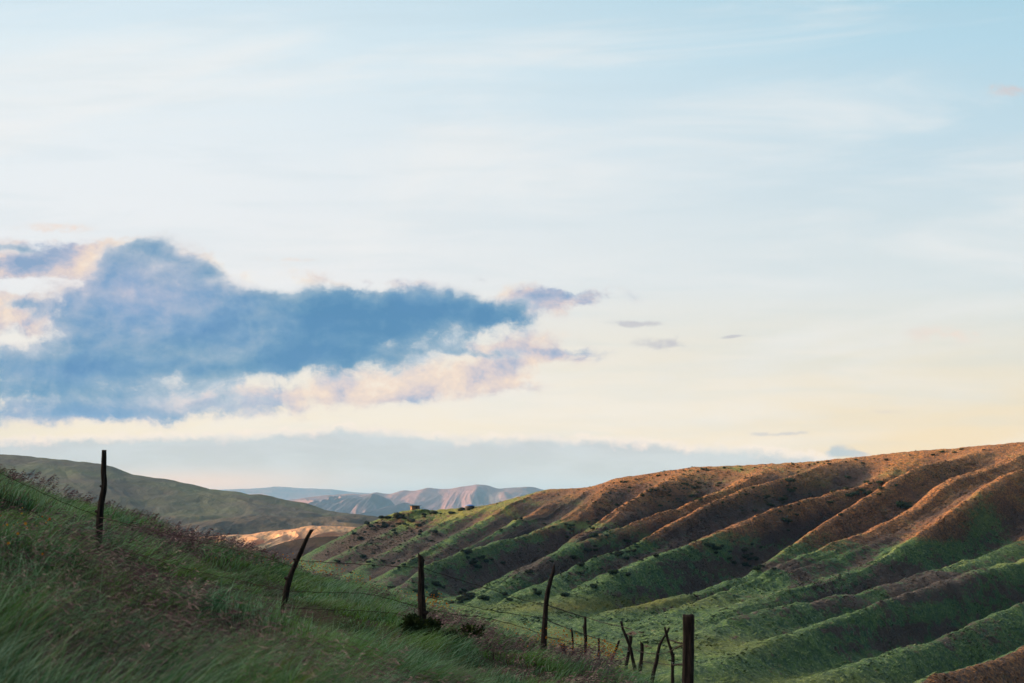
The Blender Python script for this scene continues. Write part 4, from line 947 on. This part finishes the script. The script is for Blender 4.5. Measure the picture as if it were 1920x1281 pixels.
# ------------------------------------------------------------------ air
def volume(name, lo, hi, density, color, aniso=0.2):
    m = bpy.data.materials.new(name); m.use_nodes = True; nt = m.node_tree; nt.nodes.clear()
    pv = nt.nodes.new('ShaderNodeVolumePrincipled'); pv.inputs['Density'].default_value = density; pv.inputs['Color'].default_value = color + (1,); pv.inputs['Anisotropy'].default_value = aniso
    o_ = nt.nodes.new('ShaderNodeOutputMaterial'); nt.links.new(pv.outputs[0], o_.inputs['Volume'])
    (x0, y0, z0), (x1, y1, z1) = lo, hi
    Vv = [(x0, y0, z0), (x1, y0, z0), (x1, y1, z0), (x0, y1, z0), (x0, y0, z1), (x1, y0, z1), (x1, y1, z1), (x0, y1, z1)]
    me = bpy.data.meshes.new(name); me.from_pydata(Vv, [], [(0, 3, 2, 1), (4, 5, 6, 7), (0, 1, 5, 4), (1, 2, 6, 5), (2, 3, 7, 6), (3, 0, 4, 7)]); me.materials.append(m)
    o = bpy.data.objects.new(name, me); C.objects.link(o); return o, nt, pv
hz, _, _ = volume('haze', (-20000, -400, -900), (20000, 36500, 470), 3.7e-5, (.26, .58, 1.0), .0)
setp(hz, 'blue evening haze filling the valley', 'haze', kind='stuff')
# two faint wisps of smoke against the far mountains
m_smoke = bpy.data.materials.new('smoke_vapour'); m_smoke.use_nodes = True; nt = m_smoke.node_tree; nt.nodes.clear()
pv = nt.nodes.new('ShaderNodeVolumePrincipled'); pv.inputs['Density'].default_value = .0035; pv.inputs['Color'].default_value = (.9, .9, .95, 1)
o_ = nt.nodes.new('ShaderNodeOutputMaterial'); nt.links.new(pv.outputs[0], o_.inputs['Volume'])
for (px, py, wd_, ht_, lean_, lab) in ((921, 936, 5, 10, -.5, 'left of two faint smoke wisps before the blue mountains'), (934, 933, 6, 11, .45, 'right of two faint smoke wisps before the blue mountains')):
    u_ = 9800 / F; Vv, ff = [], []
    for i in range(17):
        ph = pi * i / 16
        for j in range(20):
            th = 2 * pi * j / 20; rr = sin(ph) * (1 + .25 * float(vnoise(th * 1.2, ph * 3, 7))); z_ = -cos(ph)
            Vv.append((rr * cos(th) * wd_ * u_ + lean_ * z_ * wd_ * u_, rr * sin(th) * wd_ * u_, z_ * ht_ * u_))
    for i in range(16):
        for j in range(20): ff.append((i * 20 + j, i * 20 + (j + 1) % 20, (i + 1) * 20 + (j + 1) % 20, (i + 1) * 20 + j))
    me = bpy.data.meshes.new('smoke'); me.from_pydata(Vv, [], ff); me.materials.append(m_smoke)
    o = bpy.data.objects.new('smoke', me); C.objects.link(o); o.location = at(px, py, 9800); setp(o, lab, 'smoke', kind='stuff')
print('shrubs', nsh, 'ctrl', _n)

print('hut', hb, 'tank', tk)
